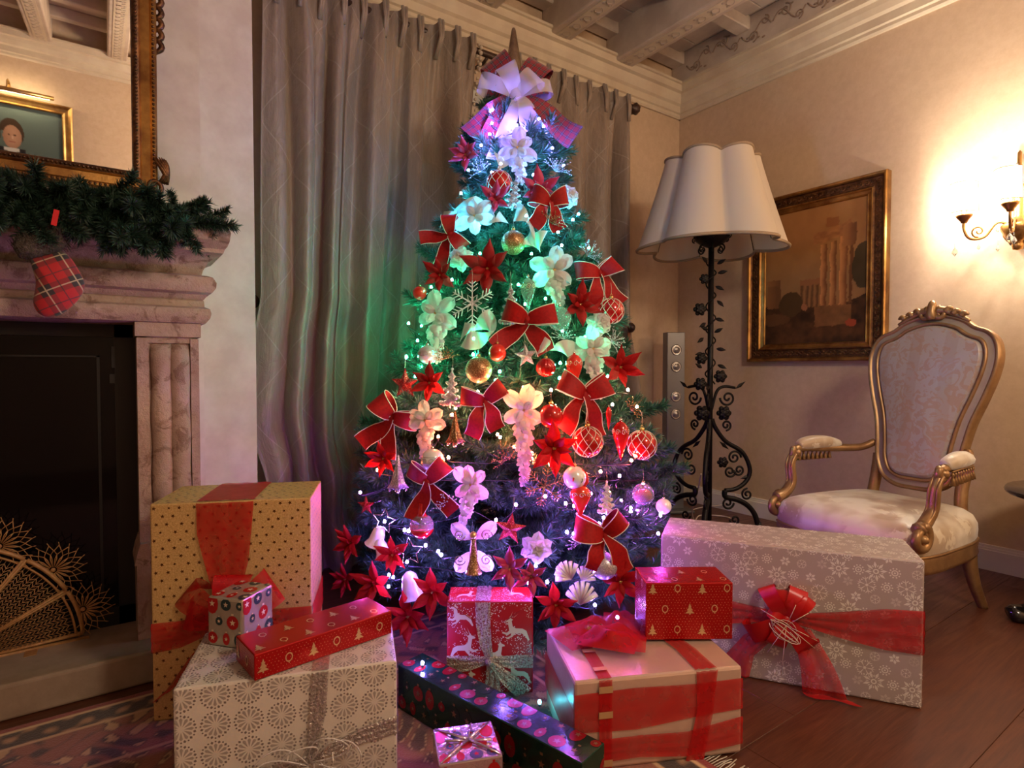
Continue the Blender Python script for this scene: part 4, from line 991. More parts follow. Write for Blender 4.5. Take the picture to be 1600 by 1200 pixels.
# snowflakes
def flake_me(mt):
    mb=MB()
    for k in range(6):
        a=TAU*k/6; d=Vector((math.sin(a),0,math.cos(a))); n_=Vector((math.cos(a),0,-math.sin(a)))
        mb.tube([d*.06,d*.98],.030,5)
        for q,l in ((.5,.30),(.68,.30),(.84,.20)):
            for s in (-1,1): mb.tube([d*q,d*(q+l*.62)+n_*(s*l*.8)],[.034,.022],5,flat=.6)
        a2=a+TAU/12; e=Vector((math.sin(a2),0,math.cos(a2))); m_=Vector((math.cos(a2),0,-math.sin(a2)))
        mb.tube([e*.08+m_*0,e*.22+m_*.09,e*.42,e*.22-m_*.09],.022,5,closed=True)
    mb.ball((0,0,0),.07,8,6,(1,.5,1)); return mb.mesh('flake',MAT[mt])
for x,y,rp,mt,lb,ro in ((738,474,36,'glitter_white','white glitter snowflake beside the big white blossom',0),(851,760,32,'glitter_gold','bronze snowflake beside the snowman ornament',12)):
    th,s=orn('flake','snowflake_ornament',lb,'ornament',x,y,rp,.07,roll=ro); link('flake',flake_me(mt),th,scale=s); link('hanging_thread',HANG,th,(0,0,s*.95),scale=s*.6)
# little trees
def tree_me(mt):
    mb=MB()
    for k in range(5):
        z=-1+k*.38; w_=.52*(1-k/5.6)
        for q in range(7):
            x=w_*(q/3-1); mb.ball((x,-.05*(q%2),z+.06*math.cos(q*2)+.10*(1-abs(x)/max(w_,.01))),.14*(1-k*.11),6,5,(1,.7,1))
        mb.tube([(-w_,0,z),(0,-.04,z+.30),(w_,0,z)],[.05,.12,.05],6)
    mb.tube([(0,0,-1.2),(0,0,.95)],.06,6); mb.ball((0,0,.98),.08,6,5); return mb.mesh('tree_body',MAT[mt])
for x,y,rp,mt,lb,ro in ((798,474,30,'glitter_silver','silver glitter mini tree ornament above the middle bow',0),(705,604,28,'glitter_white','white mini tree ornament at mid tree beside the red poinsettia',4),(948,776,24,'glitter_white','white mini tree ornament above the spread low bow',0),(804,300,24,'glitter_silver','pale mini tree ornament near the tree top beside the lattice bauble',8)):
    th,s=orn('tree','tree_ornament',lb,'ornament',x,y,rp,.065,roll=ro); link('tree_body',tree_me(mt),th,scale=s); link('hanging_thread',HANG,th,(0,0,s),scale=s*.7)
# bell flowers, bells, angel, shells
BELLF=[(.0,1.0),(.05,.95),(.12,.4),(.22,0),(.30,-.35),(.48,-.62),(.44,-.60),(.20,-.2),(.02,.2)]
for x,y,rp,mt,lb in ((622,742,32,'glitter_silver','silver bell-flower pendant with beads near the curtain'),(711,672,30,'glitter_gold','copper bell-flower pendant with beads above the banded bauble')):
    th,s=orn('bell','bell_flower_ornament',lb,'ornament',x,y,rp,.065); link('flower_cup',lathe_me('flower_cup',BELLF,MAT[mt],30,lobes=5,lamp_=.16),th,scale=s)
    mb=MB(); [mb.ball((.42*math.cos(TAU*k/5),.42*math.sin(TAU*k/5),-.72),.075,6,5) for k in range(5)]; mb.ball((0,0,-.78),.15,8,6); mb.build('bead_drops',MAT['silver'],th,scale=s); link('hanging_thread',HANG,th,(0,0,s),scale=s*.5)
BELL=[(.0,1.0),(.2,.96),(.5,.7),(.62,.2),(.70,-.4),(.98,-.8),(1.0,-.86),(.92,-.84),(.6,-.3),(.3,.5),(0,.7)]
for x,y,rp,lb,ro in ((590,838,17,'upper white bell of the pair low on the tree edge',18),(596,856,15,'lower white bell of the pair beside the low poinsettia',-24)):
    th,s=orn('bell','white_bell',lb,'bell',x,y,rp,.06,roll=ro); link('bell_body',lathe_me('bell_body',BELL,MAT['pearl'],24),th,scale=s); MB().ball((0,0,-.75),.22,8,6).build('clapper',MAT['silver'],th,scale=s)
th,s=orn('bell','white_bell','white bell half hidden behind the reindeer gift poinsettia','bell',642,914,22,.04,roll=-10); link('bell_body',lathe_me('bell_body',BELL,MAT['pearl'],24),th,scale=s)
th,s=orn('angel','angel_ornament','pink organza angel ornament with swirled wings low on the tree','ornament',740,850,40,.085)
for sx,sz,L,ln in ((-1,.15,1.0,.62),(1,.2,.95,.62),(-1,-.35,.85,.6),(1,-.3,.85,.6)):
    o=link('wing',WPET,th); o.matrix_local=Matrix.Translation((sx*.1*s,0,sz*s))@Matrix.Rotation(sx*R(52 if sz>0 else 142),4,'Y')@Matrix.Rotation(R(14),4,'X')@Matrix.Diagonal((s*.9,s*.9,s*.95,1))
mb=MB(); [mb.tube([Vector(q) for q in spiral((sx*.52,-.24,z_),.24,.03,0,1.6*sx,18,(1,0,0))],.022,4) for sx in (-1,1) for z_ in (.42,-.55)]; mb.build('wing_swirls',MAT['silver'],th,scale=s)
MB().lathe([(.34,-1.15),(.30,-1.1),(.16,-.4),(.10,.1),(.12,.2),(0,.3)],14).build('gown',MAT['glitter_gold'],th,scale=s); MB().ball((0,-.05,.36),.15,10,8).build('head',MAT['gold'],th,scale=s)
for x,y,rp,lb,ro in ((884,892,22,'upper pink shell ornament low on the tree',-35),(915,896,18,'pale shell ornament beside the silver glitter ball',30),(908,926,26,'lower pink shell ornament above the rose gold gift',5)):
    th,s=orn('shell','shell_ornament',lb,'ornament',x,y,rp,.05,roll=ro)
    mb=MB()
    for k in range(7):
        a=R(-60+20*k); mb.tube([(0,0,-.7),(.7*math.sin(a)*.7,-.22,-.7+.8*math.cos(a)),(1.05*math.sin(a),-.12,-.7+1.45*math.cos(a))],[.06,.17,.20],7,flat=.5)
    mb.build('shell_body',MAT['pearl'],th,scale=s)
# organza ribbon garland curling through the upper boughs
og=thing('organza_ribbon','sheer green-lit organza ribbon curling round the upper tree','ribbon',(TX,TY,0))
for seg_ in ([(690,345),(712,330),(745,322),(770,345),(792,338)],[(806,330),(828,345),(830,368),(815,378),(838,380),(852,372)],[(722,520),(745,512),(765,500),(770,520),(745,530),(722,528)],[(840,540),(868,544),(888,548),(908,556)],[(818,205),(800,250),(770,250)]):
    P=[];Wd=[]
    for i in range(len(seg_)-1):
        for t in (0,.2,.4,.6,.8):
            x=seg_[i][0]+(seg_[i+1][0]-seg_[i][0])*t; y=seg_[i][1]+(seg_[i+1][1]-seg_[i][1])*t
            p,d=on_tree(x,y,.06+.02*math.sin(len(P)*.9)); P.append((p.x-TX,p.y-TY,p.z)); q=len(P)*.55; Wd.append(tuple(UP*(.024*math.cos(q)*.6+.022)+RT*(.016*math.sin(q))))
    mb=MB(); strip(mb,P,Wd); mb.build('ribbon_curl',MAT['organza2'],og)
# glitter sprays tucked between the ornaments
def spray_me(seed,mt):
    r=random.Random(seed); mb=MB()
    for k in range(9):
        a=R(-80+20*k+r.uniform(-8,8)); L=r.uniform(.7,1.05); P=[Vector((L*t*math.sin(a),-.25*math.sin(PI*t*.7),L*t*math.cos(a)-.1*t*t)) for t in (0,.35,.7,1)]
        mb.tube(P,.018,4)
        for t in (.4,.55,.7,.85,1.0):
            p=P[0].lerp(P[3],t)+Vector((r.uniform(-.07,.07),-.18+r.uniform(-.06,.06),r.uniform(-.07,.07))); mb.ball(p,.045,5,4)
    return mb.mesh('beaded_twigs',MAT[mt])
for k,(x,y,rp,mt,lb,ro) in enumerate(((868,268,26,'glitter_silver','silver beaded spray near the tree top beside the dark poinsettia',20),(752,268,22,'glitter_silver','silver beaded spray left of the top lattice bauble',-30),(862,350,24,'glitter_gold','copper beaded spray under the dark red upper bow',30),(918,400,24,'glitter_silver','silver beaded spray above the bow by the lamp shade',40),(955,535,24,'glitter_silver','silver beaded spray on the tree edge under the lattice bauble',60),(700,560,22,'glitter_gold','copper beaded spray beside the frosted silver ball',-20),(880,530,22,'glitter_silver','silver beaded spray below the clear glass ball',0),(790,720,26,'glitter_gold','copper beaded spray beside the long cream catkin',-30),(700,790,24,'glitter_silver','silver beaded spray above the organza angel',-10),(985,640,22,'glitter_gold','copper beaded spray on the edge above the outer lattice bauble',50),(905,850,24,'glitter_silver','silver beaded spray beside the spread low bow',-20))):
    th,s=orn('spray','glitter_spray',lb,'ornament',x,y,rp,.05,roll=ro); link('beaded_twigs',spray_me(k,mt),th,scale=s)
# ---- tree top
tp=at_d(808,150,2.44)
top=thing('tree_topper','pointed antique silver and gold glass finial on the tree tip','tree topper',(TX+.005,TY+.0,2.07))
z0=2.07; ztip=at_d(810,56,2.41).z-z0
MB().lathe([(.014,-.10),(.028,0),(.037,.03),(.038,.06),(.033,.10),(.026,.15),(.018,.20),(.009,ztip-.012),(.006,ztip-.003),(0,ztip)],20).build('glass_spire',M('mercury_glass',(.46,.33,.20),.22,.8,var=((.24,.15,.09),25)),top)
mb=MB()
for k in range(6):
    a=TAU*k/6
    for zc in (.04,.075): mb.tube([Vector(q) for q in spiral((.038*math.cos(a),.038*math.sin(a),zc),.013,.003,0,1.5,14,(-math.sin(a),math.cos(a),0))],.0016,4)
mb.build('silver_filigree',MAT['silver'],top)
fz=facing(Vector((TX-.2,TY-.3,2)),.9)
def big_bow(name,label,loc,w_,mt,loops,tails,uvs=1.0):
    th=thing(name,label,'bow',loc,fz)
    for (ang,L,lw,A,dy) in loops:
        mb=MB();P=[];Wd=[]; c,sn=math.cos(R(ang)),math.sin(R(ang))
        for i in range(19):
            t=i/18; q=L*(1-math.cos(TAU*t))/2; y=-A*math.sin(TAU*t)*(.4+.6*math.sin(PI*t)); wd=.012+(lw-.012)*math.sin(PI*t)**.7
            P.append((q*c,y+dy,q*sn)); Wd.append((-sn*wd,.3*wd*math.sin(PI*t),c*wd))
        strip(mb,P,Wd,0,0,None,uvs); mb.build('loop',mt,th)
    for (ang,L,lw,wv,dy) in tails:
        mb=MB();P=[];Wd=[]; c,sn=math.cos(R(ang)),math.sin(R(ang))
        for i in range(13):
            t=i/12; q=L*t; wd=.010+(lw-.010)*min(1,t*2); P.append((q*c+wv*math.sin(t*5),dy-.02*math.sin(t*6)-.05*t,q*sn)); Wd.append((-sn*wd,.5*wd*math.sin(t*4),c*wd))
        strip(mb,P,Wd,0,0,None,uvs); mb.build('tail',mt,th)
    MB().ball((0,-.018,0),.022,10,8,(1,.8,1.2)).build('knot',mt,th)
    return th
bp1=at_d(806,152,2.25); bp2=at_d(806,150,2.20)
big_bow('tartan_bow','large red and blue tartan bow at the tree top',bp1,.3,MAT['plaid2'],[(122,.175,.056,.05,.01),(52,.165,.056,.05,.01),(158,.12,.045,.05,.01),(20,.13,.045,.05,.01)],[(-116,.27,.052,.010,-.02),(-38,.30,.044,.012,-.03),(-136,.24,.042,.01,-.02)],3.2)
big_bow('organza_bow','white sheer organza bow tied in front of the tartan bow',bp2,.3,MAT['organza'],[(112,.115,.040,.05,-.01),(40,.105,.046,.05,-.01),(160,.15,.030,.05,0),(12,.14,.03,.05,0)],[(-106,.27,.028,.012,-.01),(-64,.16,.036,.010,-.01)],1)
# ================================================================ gifts
def gift(label, FL, ang, w, d, h, z0, mt, bev=.004):
    a=R(ang); u=Vector((math.cos(a),math.sin(a),0)); v=Vector((-math.sin(a),math.cos(a),0))
    c=Vector((*FL,z0))+u*(w/2)+v*(d/2)
    g=thing('gift_box',label,'gift',c,a)
    link('wrapped_box',bm_mesh(bevel_box(w,d,h,bev,2),'wrapped_box',mt),g)
    return g
def faces(w,d,h):
    V=Vector
    return {'front':(V((-w/2,-d/2,0)),V((1,0,0)),V((0,0,1)),V((0,-1,0)),w,h),'right':(V((w/2,-d/2,0)),V((0,1,0)),V((0,0,1)),V((1,0,0)),d,h),
            'left':(V((-w/2,d/2,0)),V((0,-1,0)),V((0,0,1)),V((-1,0,0)),d,h),'back':(V((w/2,d/2,0)),V((-1,0,0)),V((0,0,1)),V((0,1,0)),w,h),'top':(V((-w/2,-d/2,h)),V((1,0,0)),V((0,1,0)),V((0,0,1)),w,d)}
def clip(poly,W,H,m=.003):
    for ax,lim,sg in ((0,m,1),(0,W-m,-1),(1,m,1),(1,H-m,-1)):
        out=[]
        for i in range(len(poly)):
            a,b=poly[i-1],poly[i]; ia=(a[ax]-lim)*sg>=0; ib=(b[ax]-lim)*sg>=0
            if ia!=ib:
                t=(lim-a[ax])/(b[ax]-a[ax]); out.append((a[0]+(b[0]-a[0])*t,a[1]+(b[1]-a[1])*t))
            if ib: out.append(b)
        poly=out
        if len(poly)<3: return []
    return poly
def decal(mb,F,poly,mi=0,lift=.0005):
    o,u,v,n,W,H=F; poly=clip(poly,W,H)
    if len(poly)>=3: mb.add([o+u*p+v*q+n*lift for p,q in poly],[tuple(range(len(poly)))],mi,False)
def ngon(c,r,n,a0=0,sx=1,sy=1): return [(c[0]+r*sx*math.cos(a0+TAU*k/n),c[1]+r*sy*math.sin(a0+TAU*k/n)) for k in range(n)]
def star5(c,r,a0=0): return [(c[0]+(r if k%2==0 else r*.42)*math.sin(a0+TAU*k/10),c[1]+(r if k%2==0 else r*.42)*math.cos(a0+TAU*k/10)) for k in range(10)]
def petalp(c,a,r0,r1,wd): ca,sa=math.cos(a),math.sin(a); return [(c[0]+r*ca-s*sa,c[1]+r*sa+s*ca) for r,s in ((r0,0),((r0+r1)/2,wd),(r1,0),((r0+r1)/2,-wd))]
def ring(mb,F,c,r0,r1,n,mi,sy=1,lift=.0006):
    for k in range(n):
        a,b=TAU*k/n,TAU*(k+1)/n; decal(mb,F,[(c[0]+r0*math.cos(a),c[1]+r0*sy*math.sin(a)),(c[0]+r1*math.cos(a),c[1]+r1*sy*math.sin(a)),(c[0]+r1*math.cos(b),c[1]+r1*sy*math.sin(b)),(c[0]+r0*math.cos(b),c[1]+r0*sy*math.sin(b))],mi,lift)
def print_on(g,mb,name,mts):
    o=mb.build(name,mts,g); return o
def rib(g,name,F,P,mt,lift=.002,puff=.0,wave=0):
    """flat or gathered ribbon on a face: P = [(u,v,half_u,half_v)]"""
    o,u,v,n,W,H=F; mb=MB(); PP=[];WW=[]
    N=len(P)
    fine=[]
    for i in range(N-1):
        for t in (0,.25,.5,.75): fine.append(tuple(P[i][q]+(P[i+1][q]-P[i][q])*t for q in range(4)))
    fine.append(P[-1]); n2=len(fine)
    C=9; vs=[]
    for i,(a,b,hu,hv) in enumerate(fine):
        t=i/(n2-1)
        for k in range(C):
            s=2*k/(C-1)-1; lf=lift+puff*(.5+.5*math.cos(s*9+2*math.sin(t*3)))*(1 if wave else 1-abs(s))
            vs.append(o+u*(a+hu*s)+v*(b+hv*s)+n*lf)
    mb.add(vs,[(i*C+k,i*C+k+1,(i+1)*C+k+1,(i+1)*C+k) for i in range(n2-1) for k in range(C-1)])
    return mb.build(name,mt,g)
def puffy_bow(g,loc,w_,mt,loops,rotz=0,knot=.014):
    for k,(ang,L,lw,A) in enumerate(loops):
        mb=MB();P=[];Wd=[]; c,sn=math.cos(R(ang)),math.sin(R(ang))
        for i in range(15):
            t=i/14; q=L*(1-math.cos(TAU*t))/2; y=-A*math.sin(TAU*t)*(.4+.6*math.sin(PI*t))-.012; wd=.006+(lw-.006)*math.sin(PI*t)**.7
            P.append((q*c,y,q*sn)); Wd.append((-sn*wd,.35*wd*math.sin(PI*t+k),c*wd))
        strip(mb,P,Wd); mb.build('bow_loop',mt,g,loc,(0,0,rotz))
    MB().ball((0,-.015,0),knot,10,7).build('bow_knot',mt,g,loc,(0,0,rotz))
RUGZ=.007
# ---- big gold star box
w_,d_,h_=.405,.245,.583
g=gift('tall gold glitter gift box with stars and wide red organza ribbon',(.086,1.790),-23.1,w_,d_,h_,RUGZ,MAT['gold_paper']); F=faces(w_,d_,h_)
mb=MB()
for fn in ('front','top','right','left'):
    W,H=F[fn][4],F[fn][5]; j=0; y=.012
    while y<H:
        x=.012+(.0155 if j%2 else 0)
        while x<W: decal(mb,F[fn],star5((x+.003*math.sin(j*5+x*90),y),.0058 if (j*3+int(x*60))%5 else .0044,rng.uniform(0,1))); x+=.031
        y+=.0215; j+=1
print_on(g,mb,'star_print',MAT['star_foil'])
RO=MAT['red_organza']; kx,kz=.188,.268
rib(g,'ribbon_band',F['front'],[(.185,h_-.002,.072,0),(.183,.50,.068,0),(.188,.42,.055,0),(kx,.31,.028,0),(kx,kz,.018,0)],RO,.003,.008,1)
rib(g,'ribbon_band',F['top'],[(.185,0,.072,0),(.185,d_,.072,0)],RO,.002,.002,1)
rib(g,'ribbon_band',F['front'],[(0,.225,0,.040),(.07,.232,0,.036),(.14,.25,0,.026),(kx,kz,0,.016)],RO,.003,.006,1)
rib(g,'ribbon_band',F['front'],[(w_,.235,0,.044),(.33,.24,0,.040),(.25,.255,0,.028),(kx,kz,0,.016)],RO,.003,.006,1)
rib(g,'ribbon_band',F['right'],[(0,.235,0,.044),(d_,.235,0,.044)],RO,.002,.002,1)
rib(g,'ribbon_tail',F['front'],[(kx,kz,.020,.01),(.13,.19,.036,.02),(.08,.12,.042,.03),(.045,.085,.045,.03)],RO,.008,.010,1)
puffy_bow(g,(kx-w_/2,-d_/2-.004,kz),.2,RO,[(140,.13,.05,.03),(35,.15,.05,.03),(165,.10,.04,.03),(80,.12,.045,.03),(-30,.12,.04,.03)],0,.02)
# ---- cream medallion box
w_,d_,h_=.458,.275,.275
g=gift('cream gift box with grey medallions and silver mesh ribbon',(.100,1.372),-20,w_,d_,h_,RUGZ,MAT['cream_paper'],.006); F=faces(w_,d_,h_)
mb=MB()
for fn in ('front','top','left','right'):
    W,H=F[fn][4],F[fn][5]; p=.0655; j=0; y=H-.022 if fn!='top' else .035
    while -p<y<H+p:
        x=.015
        while x<W+p:
            c=(x,y)
            for k in range(12):
                a=TAU*k/12; decal(mb,F[fn],[(c[0]+r*math.cos(a+q),c[1]+r*math.sin(a+q)) for r,q in ((.006,0),(.021,.16),(.0245,0),(.021,-.16))],0)
                a2=a+TAU/24; decal(mb,F[fn],petalp(c,a2,.0235,.0305,.0030),1,.0007); decal(mb,F[fn],ngon((c[0]+.0285*math.cos(a),c[1]+.0285*math.sin(a)),.0021,5),1,.0007)
            x+=p
        y+=-p*.98 if fn!='top' else p*.98
print_on(g,mb,'medallion_print',[MAT['grey_print'],MAT['grey_print2']])
SR=MAT['silver_ribbon']; kx,kz=.268,.085
rib(g,'ribbon_band',F['front'],[(.292,h_,.018,0),(.287,.19,.017,0),(.278,.12,.012,0),(kx,kz,.007,0)],SR,.003,.004,1)
rib(g,'ribbon_band',F['top'],[(.292,0,.018,0),(.292,d_,.018,0)],SR,.002,.001,1)
rib(g,'ribbon_band',F['front'],[(0,.058,0,.019),(.12,.062,0,.019),(.2,.07,0,.013),(kx,kz,0,.007)],SR,.003,.004,1)
rib(g,'ribbon_band',F['front'],[(w_,.130,0,.021),(.38,.118,0,.018),(.32,.10,0,.013),(kx,kz,0,.007)],SR,.003,.004,1)
rib(g,'ribbon_band',F['right'],[(0,.13,0,.021),(d_,.13,0,.021)],SR,.002,.001,1)
cd_=MB(); r=random.Random(8)
for k in range(8):
    a=R(20+k*41); L=.075+.02*r.random(); P=[]
    for i in range(19):
        t=i/18; q=L*math.sin(PI*t)*1.15; s=.036*math.sin(TAU*t); P.append((q*math.cos(a)*1.25-s*math.sin(a),-.010-.022*math.sin(PI*t)-.004*k%3,q*math.sin(a)*.55+s*math.cos(a)))
    cd_.tube(P,.0017,5)
for k in range(3): cd_.tube([(.01*k,-.012,0),(-.03+.04*k,-.02,-.04),(-.05+.05*k,-.015,-.08)],.0017,5)
cd_.build('silver_cord_bow',MAT['silver_cord'],g,(kx-w_/2,-d_/2-.004,kz))
bs=MB(); needle_along(bs,[(-.10,-.02,.01),(0,-.02,.02),(.10,-.02,.02)],r,120,.03,70,.0005); bs.build('tinsel_bristles',MAT['silver'],g,(kx-w_/2,-d_/2-.006,kz))
# ---- ornament-print cube on it
w_,d_,h_=.100,.110,.118; zt=RUGZ+.275+.0015
g=gift('small champagne foil gift cube printed with baubles on the cream gift',(.188,1.547),-50,w_,d_,h_,zt,MAT['multi_foil'],.006); F=faces(w_,d_,h_)
def bauble_print(mb,F,c,r,mi,n=12,sy=1.0): decal(mb,F,ngon(c,r,n,0,1,sy),mi); decal(mb,F,[(c[0]-r*.2,c[1]+r*sy),(c[0]+r*.2,c[1]+r*sy),(c[0]+r*.2,c[1]+r*sy+r*.3),(c[0]-r*.2,c[1]+r*sy+r*.3)],2); decal(mb,F,star5(c,r*.5),2,.0009)
def ornaments_print(fs_,s=1.0):
    mb=MB()
    for fn in fs_:
        W,H=F[fn][4],F[fn][5]; j=0; y=.016*s
        while y<H:
            x=.012*s+(.015*s if j%2 else 0); i=0
            while x<W: bauble_print(mb,F[fn],(x,y),(.0115,.008,.0135)[(i+j)%3]*s,(0,1,0,0,1)[(i*2+j)%5],12,(1,1.5,1)[(i+j*2)%3]); x+=.031*s; i+=1
            y+=.033*s; j+=1
    return mb
print_on(g,ornaments_print(('front','top','right','left'),1.25),'bauble_print',[MAT['print_red'],MAT['print_dark'],MAT['print_cream']])
# ---- long red box on it
def red_print(F,fs_,p=.056,dot=.0011,trees=True,big=1.0):
    mb=MB(); r=random.Random(4)
    for fn in fs_:
        W,H=F[fn][4],F[fn][5]
        
        gy=.006; gj=0
        while gy<H and fn!='top':
            gx=.005+(.0042 if gj%2 else 0)
            while gx<W: decal(mb,F[fn],ngon((gx+r.uniform(-.0012,.0012),gy+r.uniform(-.0012,.0012)),dot*.85*r.uniform(.6,1),4),0); gx+=.0084
            gy+=.0072; gj+=1
        j=0; y=min(.028,H*.5)
        while y<H:
            x=.018+(p*.5 if j%2 else 0); i=j
            while x<W-.01:
                if i%2==0:
                    for k in range(3): q=.0042*big*(3-k); decal(mb,F[fn],[(x-q,y-.012*big+k*.008*big),(x+q,y-.012*big+k*.008*big),(x,y-.001*big+k*.008*big)],1,.0008)
                    decal(mb,F[fn],[(x-.0015,y-.016*big),(x+.0015,y-.016*big),(x+.0015,y-.012*big),(x-.0015,y-.012*big)],1,.0008)
                else:
                    ring(mb,F[fn],(x,y),.0062*big,.0085*big,14,1,1.25); decal(mb,F[fn],ngon((x,y-.012*big),.0015*big,4),1)
                x+=p; i+=1
            y+=.055*big; j+=1
    return mb
w_,d_,h_=.333,.121,.057
g=gift('long flat red foil gift box with gold trees on the cream gift',(.246,1.306),7.5,w_,d_,h_,zt,MAT['red_foil'],.0025); F=faces(w_,d_,h_)
print_on(g,red_print(F,('front','top','left')),'gold_tree_print',[MAT['print_gold'],MAT['print_gold']])
def fbm0(x,y): return .5+.25*math.sin(x*1.7+2*math.sin(y*1.3))+.25*math.sin(y*2.1+1.5*math.sin(x*1.1))
# ---- reindeer box
w_,d_,h_=.250,.115,.268
g=gift('upright red reindeer gift box with gold mesh ribbon before the tree',(.793,1.462),-34.9,w_,d_,h_,RUGZ,MAT['red_paper'],.004); F=faces(w_,d_,h_)
DEER=[(-.60,-.30),(-.52,-.05),(-.30,.08),(.10,.10),(.28,.22),(.34,.52),(.26,.62),(.36,.66),(.44,.80),(.50,.68),(.70,.58),(.72,.50),(.55,.46),(.52,.20),(.48,-.02),(.62,-.16),(.86,-.10),(.90,-.18),(.60,-.30),(.36,-.18),(.40,-.34),(.66,-.46),(.62,-.54),(.30,-.40),(.14,-.20),(-.24,-.20),(-.42,-.34),(-.62,-.62),(-.70,-.58)]
mb=MB(); r=random.Random(6)
def deer(F,c,s,flip):
    decal(mb,F,[(c[0]+x*s*flip,c[1]+z*s) for x,z in DEER],1,.0009)
    for k in (0,1,2): decal(mb,F,[(c[0]+flip*s*(.40-.10*k),c[1]+s*.74),(c[0]+flip*s*(.44-.10*k),c[1]+s*.74),(c[0]+flip*s*(.26-.16*k),c[1]+s*(1.12-.08*k))],1,.0009)
for c,s,f in (((.205,.185),.050,-1),((.210,.060),.048,-1),((.045,.135),.052,1),((.045,.225),.046,-1),((.05,.03),.046,1),((.135,.115),.046,1)): deer(F['front'],c,s,f)
for c,s,f in (((.05,.05),.036,1),((.20,.06),.036,-1)): deer(F['top'],c,s,f)
for fn in ('front','top','right'):
    W,H=F[fn][4],F[fn][5]
    for q in range(int(W*H*19000)):
        p_=(r.uniform(.004,W-.004),r.uniform(.004,H-.004))
        if fbm0(p_[0]*26,p_[1]*26)>.42: decal(mb,F[fn],ngon(p_,.0015*r.uniform(.6,1.1),5),0,.0006)
print_on(g,mb,'reindeer_print',[MAT['print_white'],MAT['print_cream']])
fo=MB()
for sx in (0,1):
    a=(.004 if sx==0 else w_-.004,h_-.002); b=(.078 if sx==0 else w_-.078,h_-.055)
    o_,u_,v_,n_,_,_=F['front']; fo.tube([o_+u_*a[0]+v_*a[1]+n_*.001,o_+u_*b[0]+v_*b[1]+n_*.0012],.0012,5)
fo.build('paper_fold',MAT['red_paper'],g)
GR=MAT['mesh_ribbon']; kx,kz=.125,.098
rib(g,'ribbon_band',F['front'],[(.105,h_,.022,0),(.106,.2,.021,0),(.114,.14,.017,0),(kx,kz,.010,0)],GR,.003,.005,1)
rib(g,'ribbon_band',F['top'],[(.105,0,.022,0),(.105,d_,.022,0)],GR,.002,.001,1)
rib(g,'ribbon_band',F['front'],[(0,.085,0,.026),(.06,.09,0,.022),(kx,kz,0,.010)],GR,.003,.005,1)
rib(g,'ribbon_band',F['front'],[(w_,.095,0,.020),(.18,.095,0,.018),(kx,kz,0,.010)],GR,.003,.005,1)
rib(g,'ribbon_tail',F['front'],[(kx,kz,.010,0),(.135,.05,.020,0),(.13,.012,.026,0)],GR,.010,.010,1)
rib(g,'ribbon_tail',F['front'],[(kx,kz,.010,0),(.18,.05,.020,.01),(.222,.008,.022,.012)],GR,.012,.010,1)
MB().ball((0,-.012,0),.014,10,7).build('bow_knot',MAT['mesh_ribbon'],g,(kx-w_/2,-d_/2,kz))
# ---- long green box
w_,d_,h_=.612,.088,.123
A=Vector((.646,1.474)); Bv=Vector((.793,.880)); ang=math.degrees(math.atan2(Bv.y-A.y,Bv.x-A.x))
g=gift('long dark green foil gift box with red bauble print on the floor',(A.x,A.y),ang,w_,d_,h_,RUGZ,MAT['green_foil'],.002); F=faces(w_,d_,h_)
print_on(g,ornaments_print(('front','top','right'),1.5),'bauble_print',[M('deep_red_print',(.26,.006,.008),.25,.2),M('dark_green_print',(.006,.030,.016),.2,.3),M('dull_gold_print',(.20,.10,.04),.3,.3)])
# ---- small pink foil box
w_,d_,h_=.135,.125,.123
g=gift('small shiny pink and silver foil gift with folded top in front',(.548,1.045),-21.5,w_,d_,h_,RUGZ,MAT['pink_foil'],.003); F=faces(w_,d_,h_)
print_on(g,ornaments_print(('front','top','right'),1.1),'bauble_print',[MAT['print_red'],MAT['print_dark'],MAT['print_red']])
fo=MB(); o_,u_,v_,n_,W,H=F['top']
for (a,b) in (((.004,.004),(.07,.062)),((W-.004,.004),(.07,.062)),((.004,H-.004),(.07,.062)),((W-.004,H-.004),(.07,.062)),((.07,.062),(.02,.07)),((.07,.062),(.12,.05)),((.07,.062),(.085,.115))):
    P=[o_+u_*a[0]+v_*a[1]+n_*.0012,o_+u_*((a[0]+b[0])/2)+v_*((a[1]+b[1])/2)+n_*.004,o_+u_*b[0]+v_*b[1]+n_*.005]; fo.tube(P,[.0015,.003,.004],6,flat=.6)
fo.build('paper_fold',MAT['pink_foil'],g)
# ---- rose gold box
w_,d_,h_=.424,.285,.215
g=gift('rose gold gift box wrapped with sheer red ribbon in front of tree',(.875,.998),-25.3,w_,d_,h_,RUGZ,MAT['rose_paper'],.007); F=faces(w_,d_,h_)
rib(g,'ribbon_band',F['front'],[(.075,h_,.016,0),(.075,0,.016,0)],RO,.003,.002,1); rib(g,'ribbon_band',F['top'],[(.075,0,.016,0),(.075,d_,.016,0)],RO,.002,.001,1)
for fn,zl in (('front',(.01,.125,.185)),('top',(.03,.12,.2))):
    for z in zl:
        mb=MB(); decal(mb,F[fn],[(.058,z),(.092,z),(.092,z+.016),(.058,z+.016)],0,.006); print_on(g,mb,'gold_ribbon_stripe',MAT['print_gold'])
rib(g,'ribbon_band',F['front'],[(.33,h_,.028,0),(.325,.12,.022,0),(.30,0,.024,0)],RO,.003,.004,1); rib(g,'ribbon_band',F['top'],[(.33,0,.028,0),(.325,.10,.026,0),(.29,d_,.026,0)],RO,.002,.003,1)
rib(g,'ribbon_band',F['front'],[(0,.14,0,.045),(.15,.14,0,.05),(.3,.145,0,.040),(w_,.150,0,.038)],RO,.0025,.002,1)
rib(g,'ribbon_band',F['front'],[(0,.045,0,.028),(.16,.05,0,.026),(.28,.042,0,.030),(w_,.06,0,.034)],RO,.0035,.003,1)
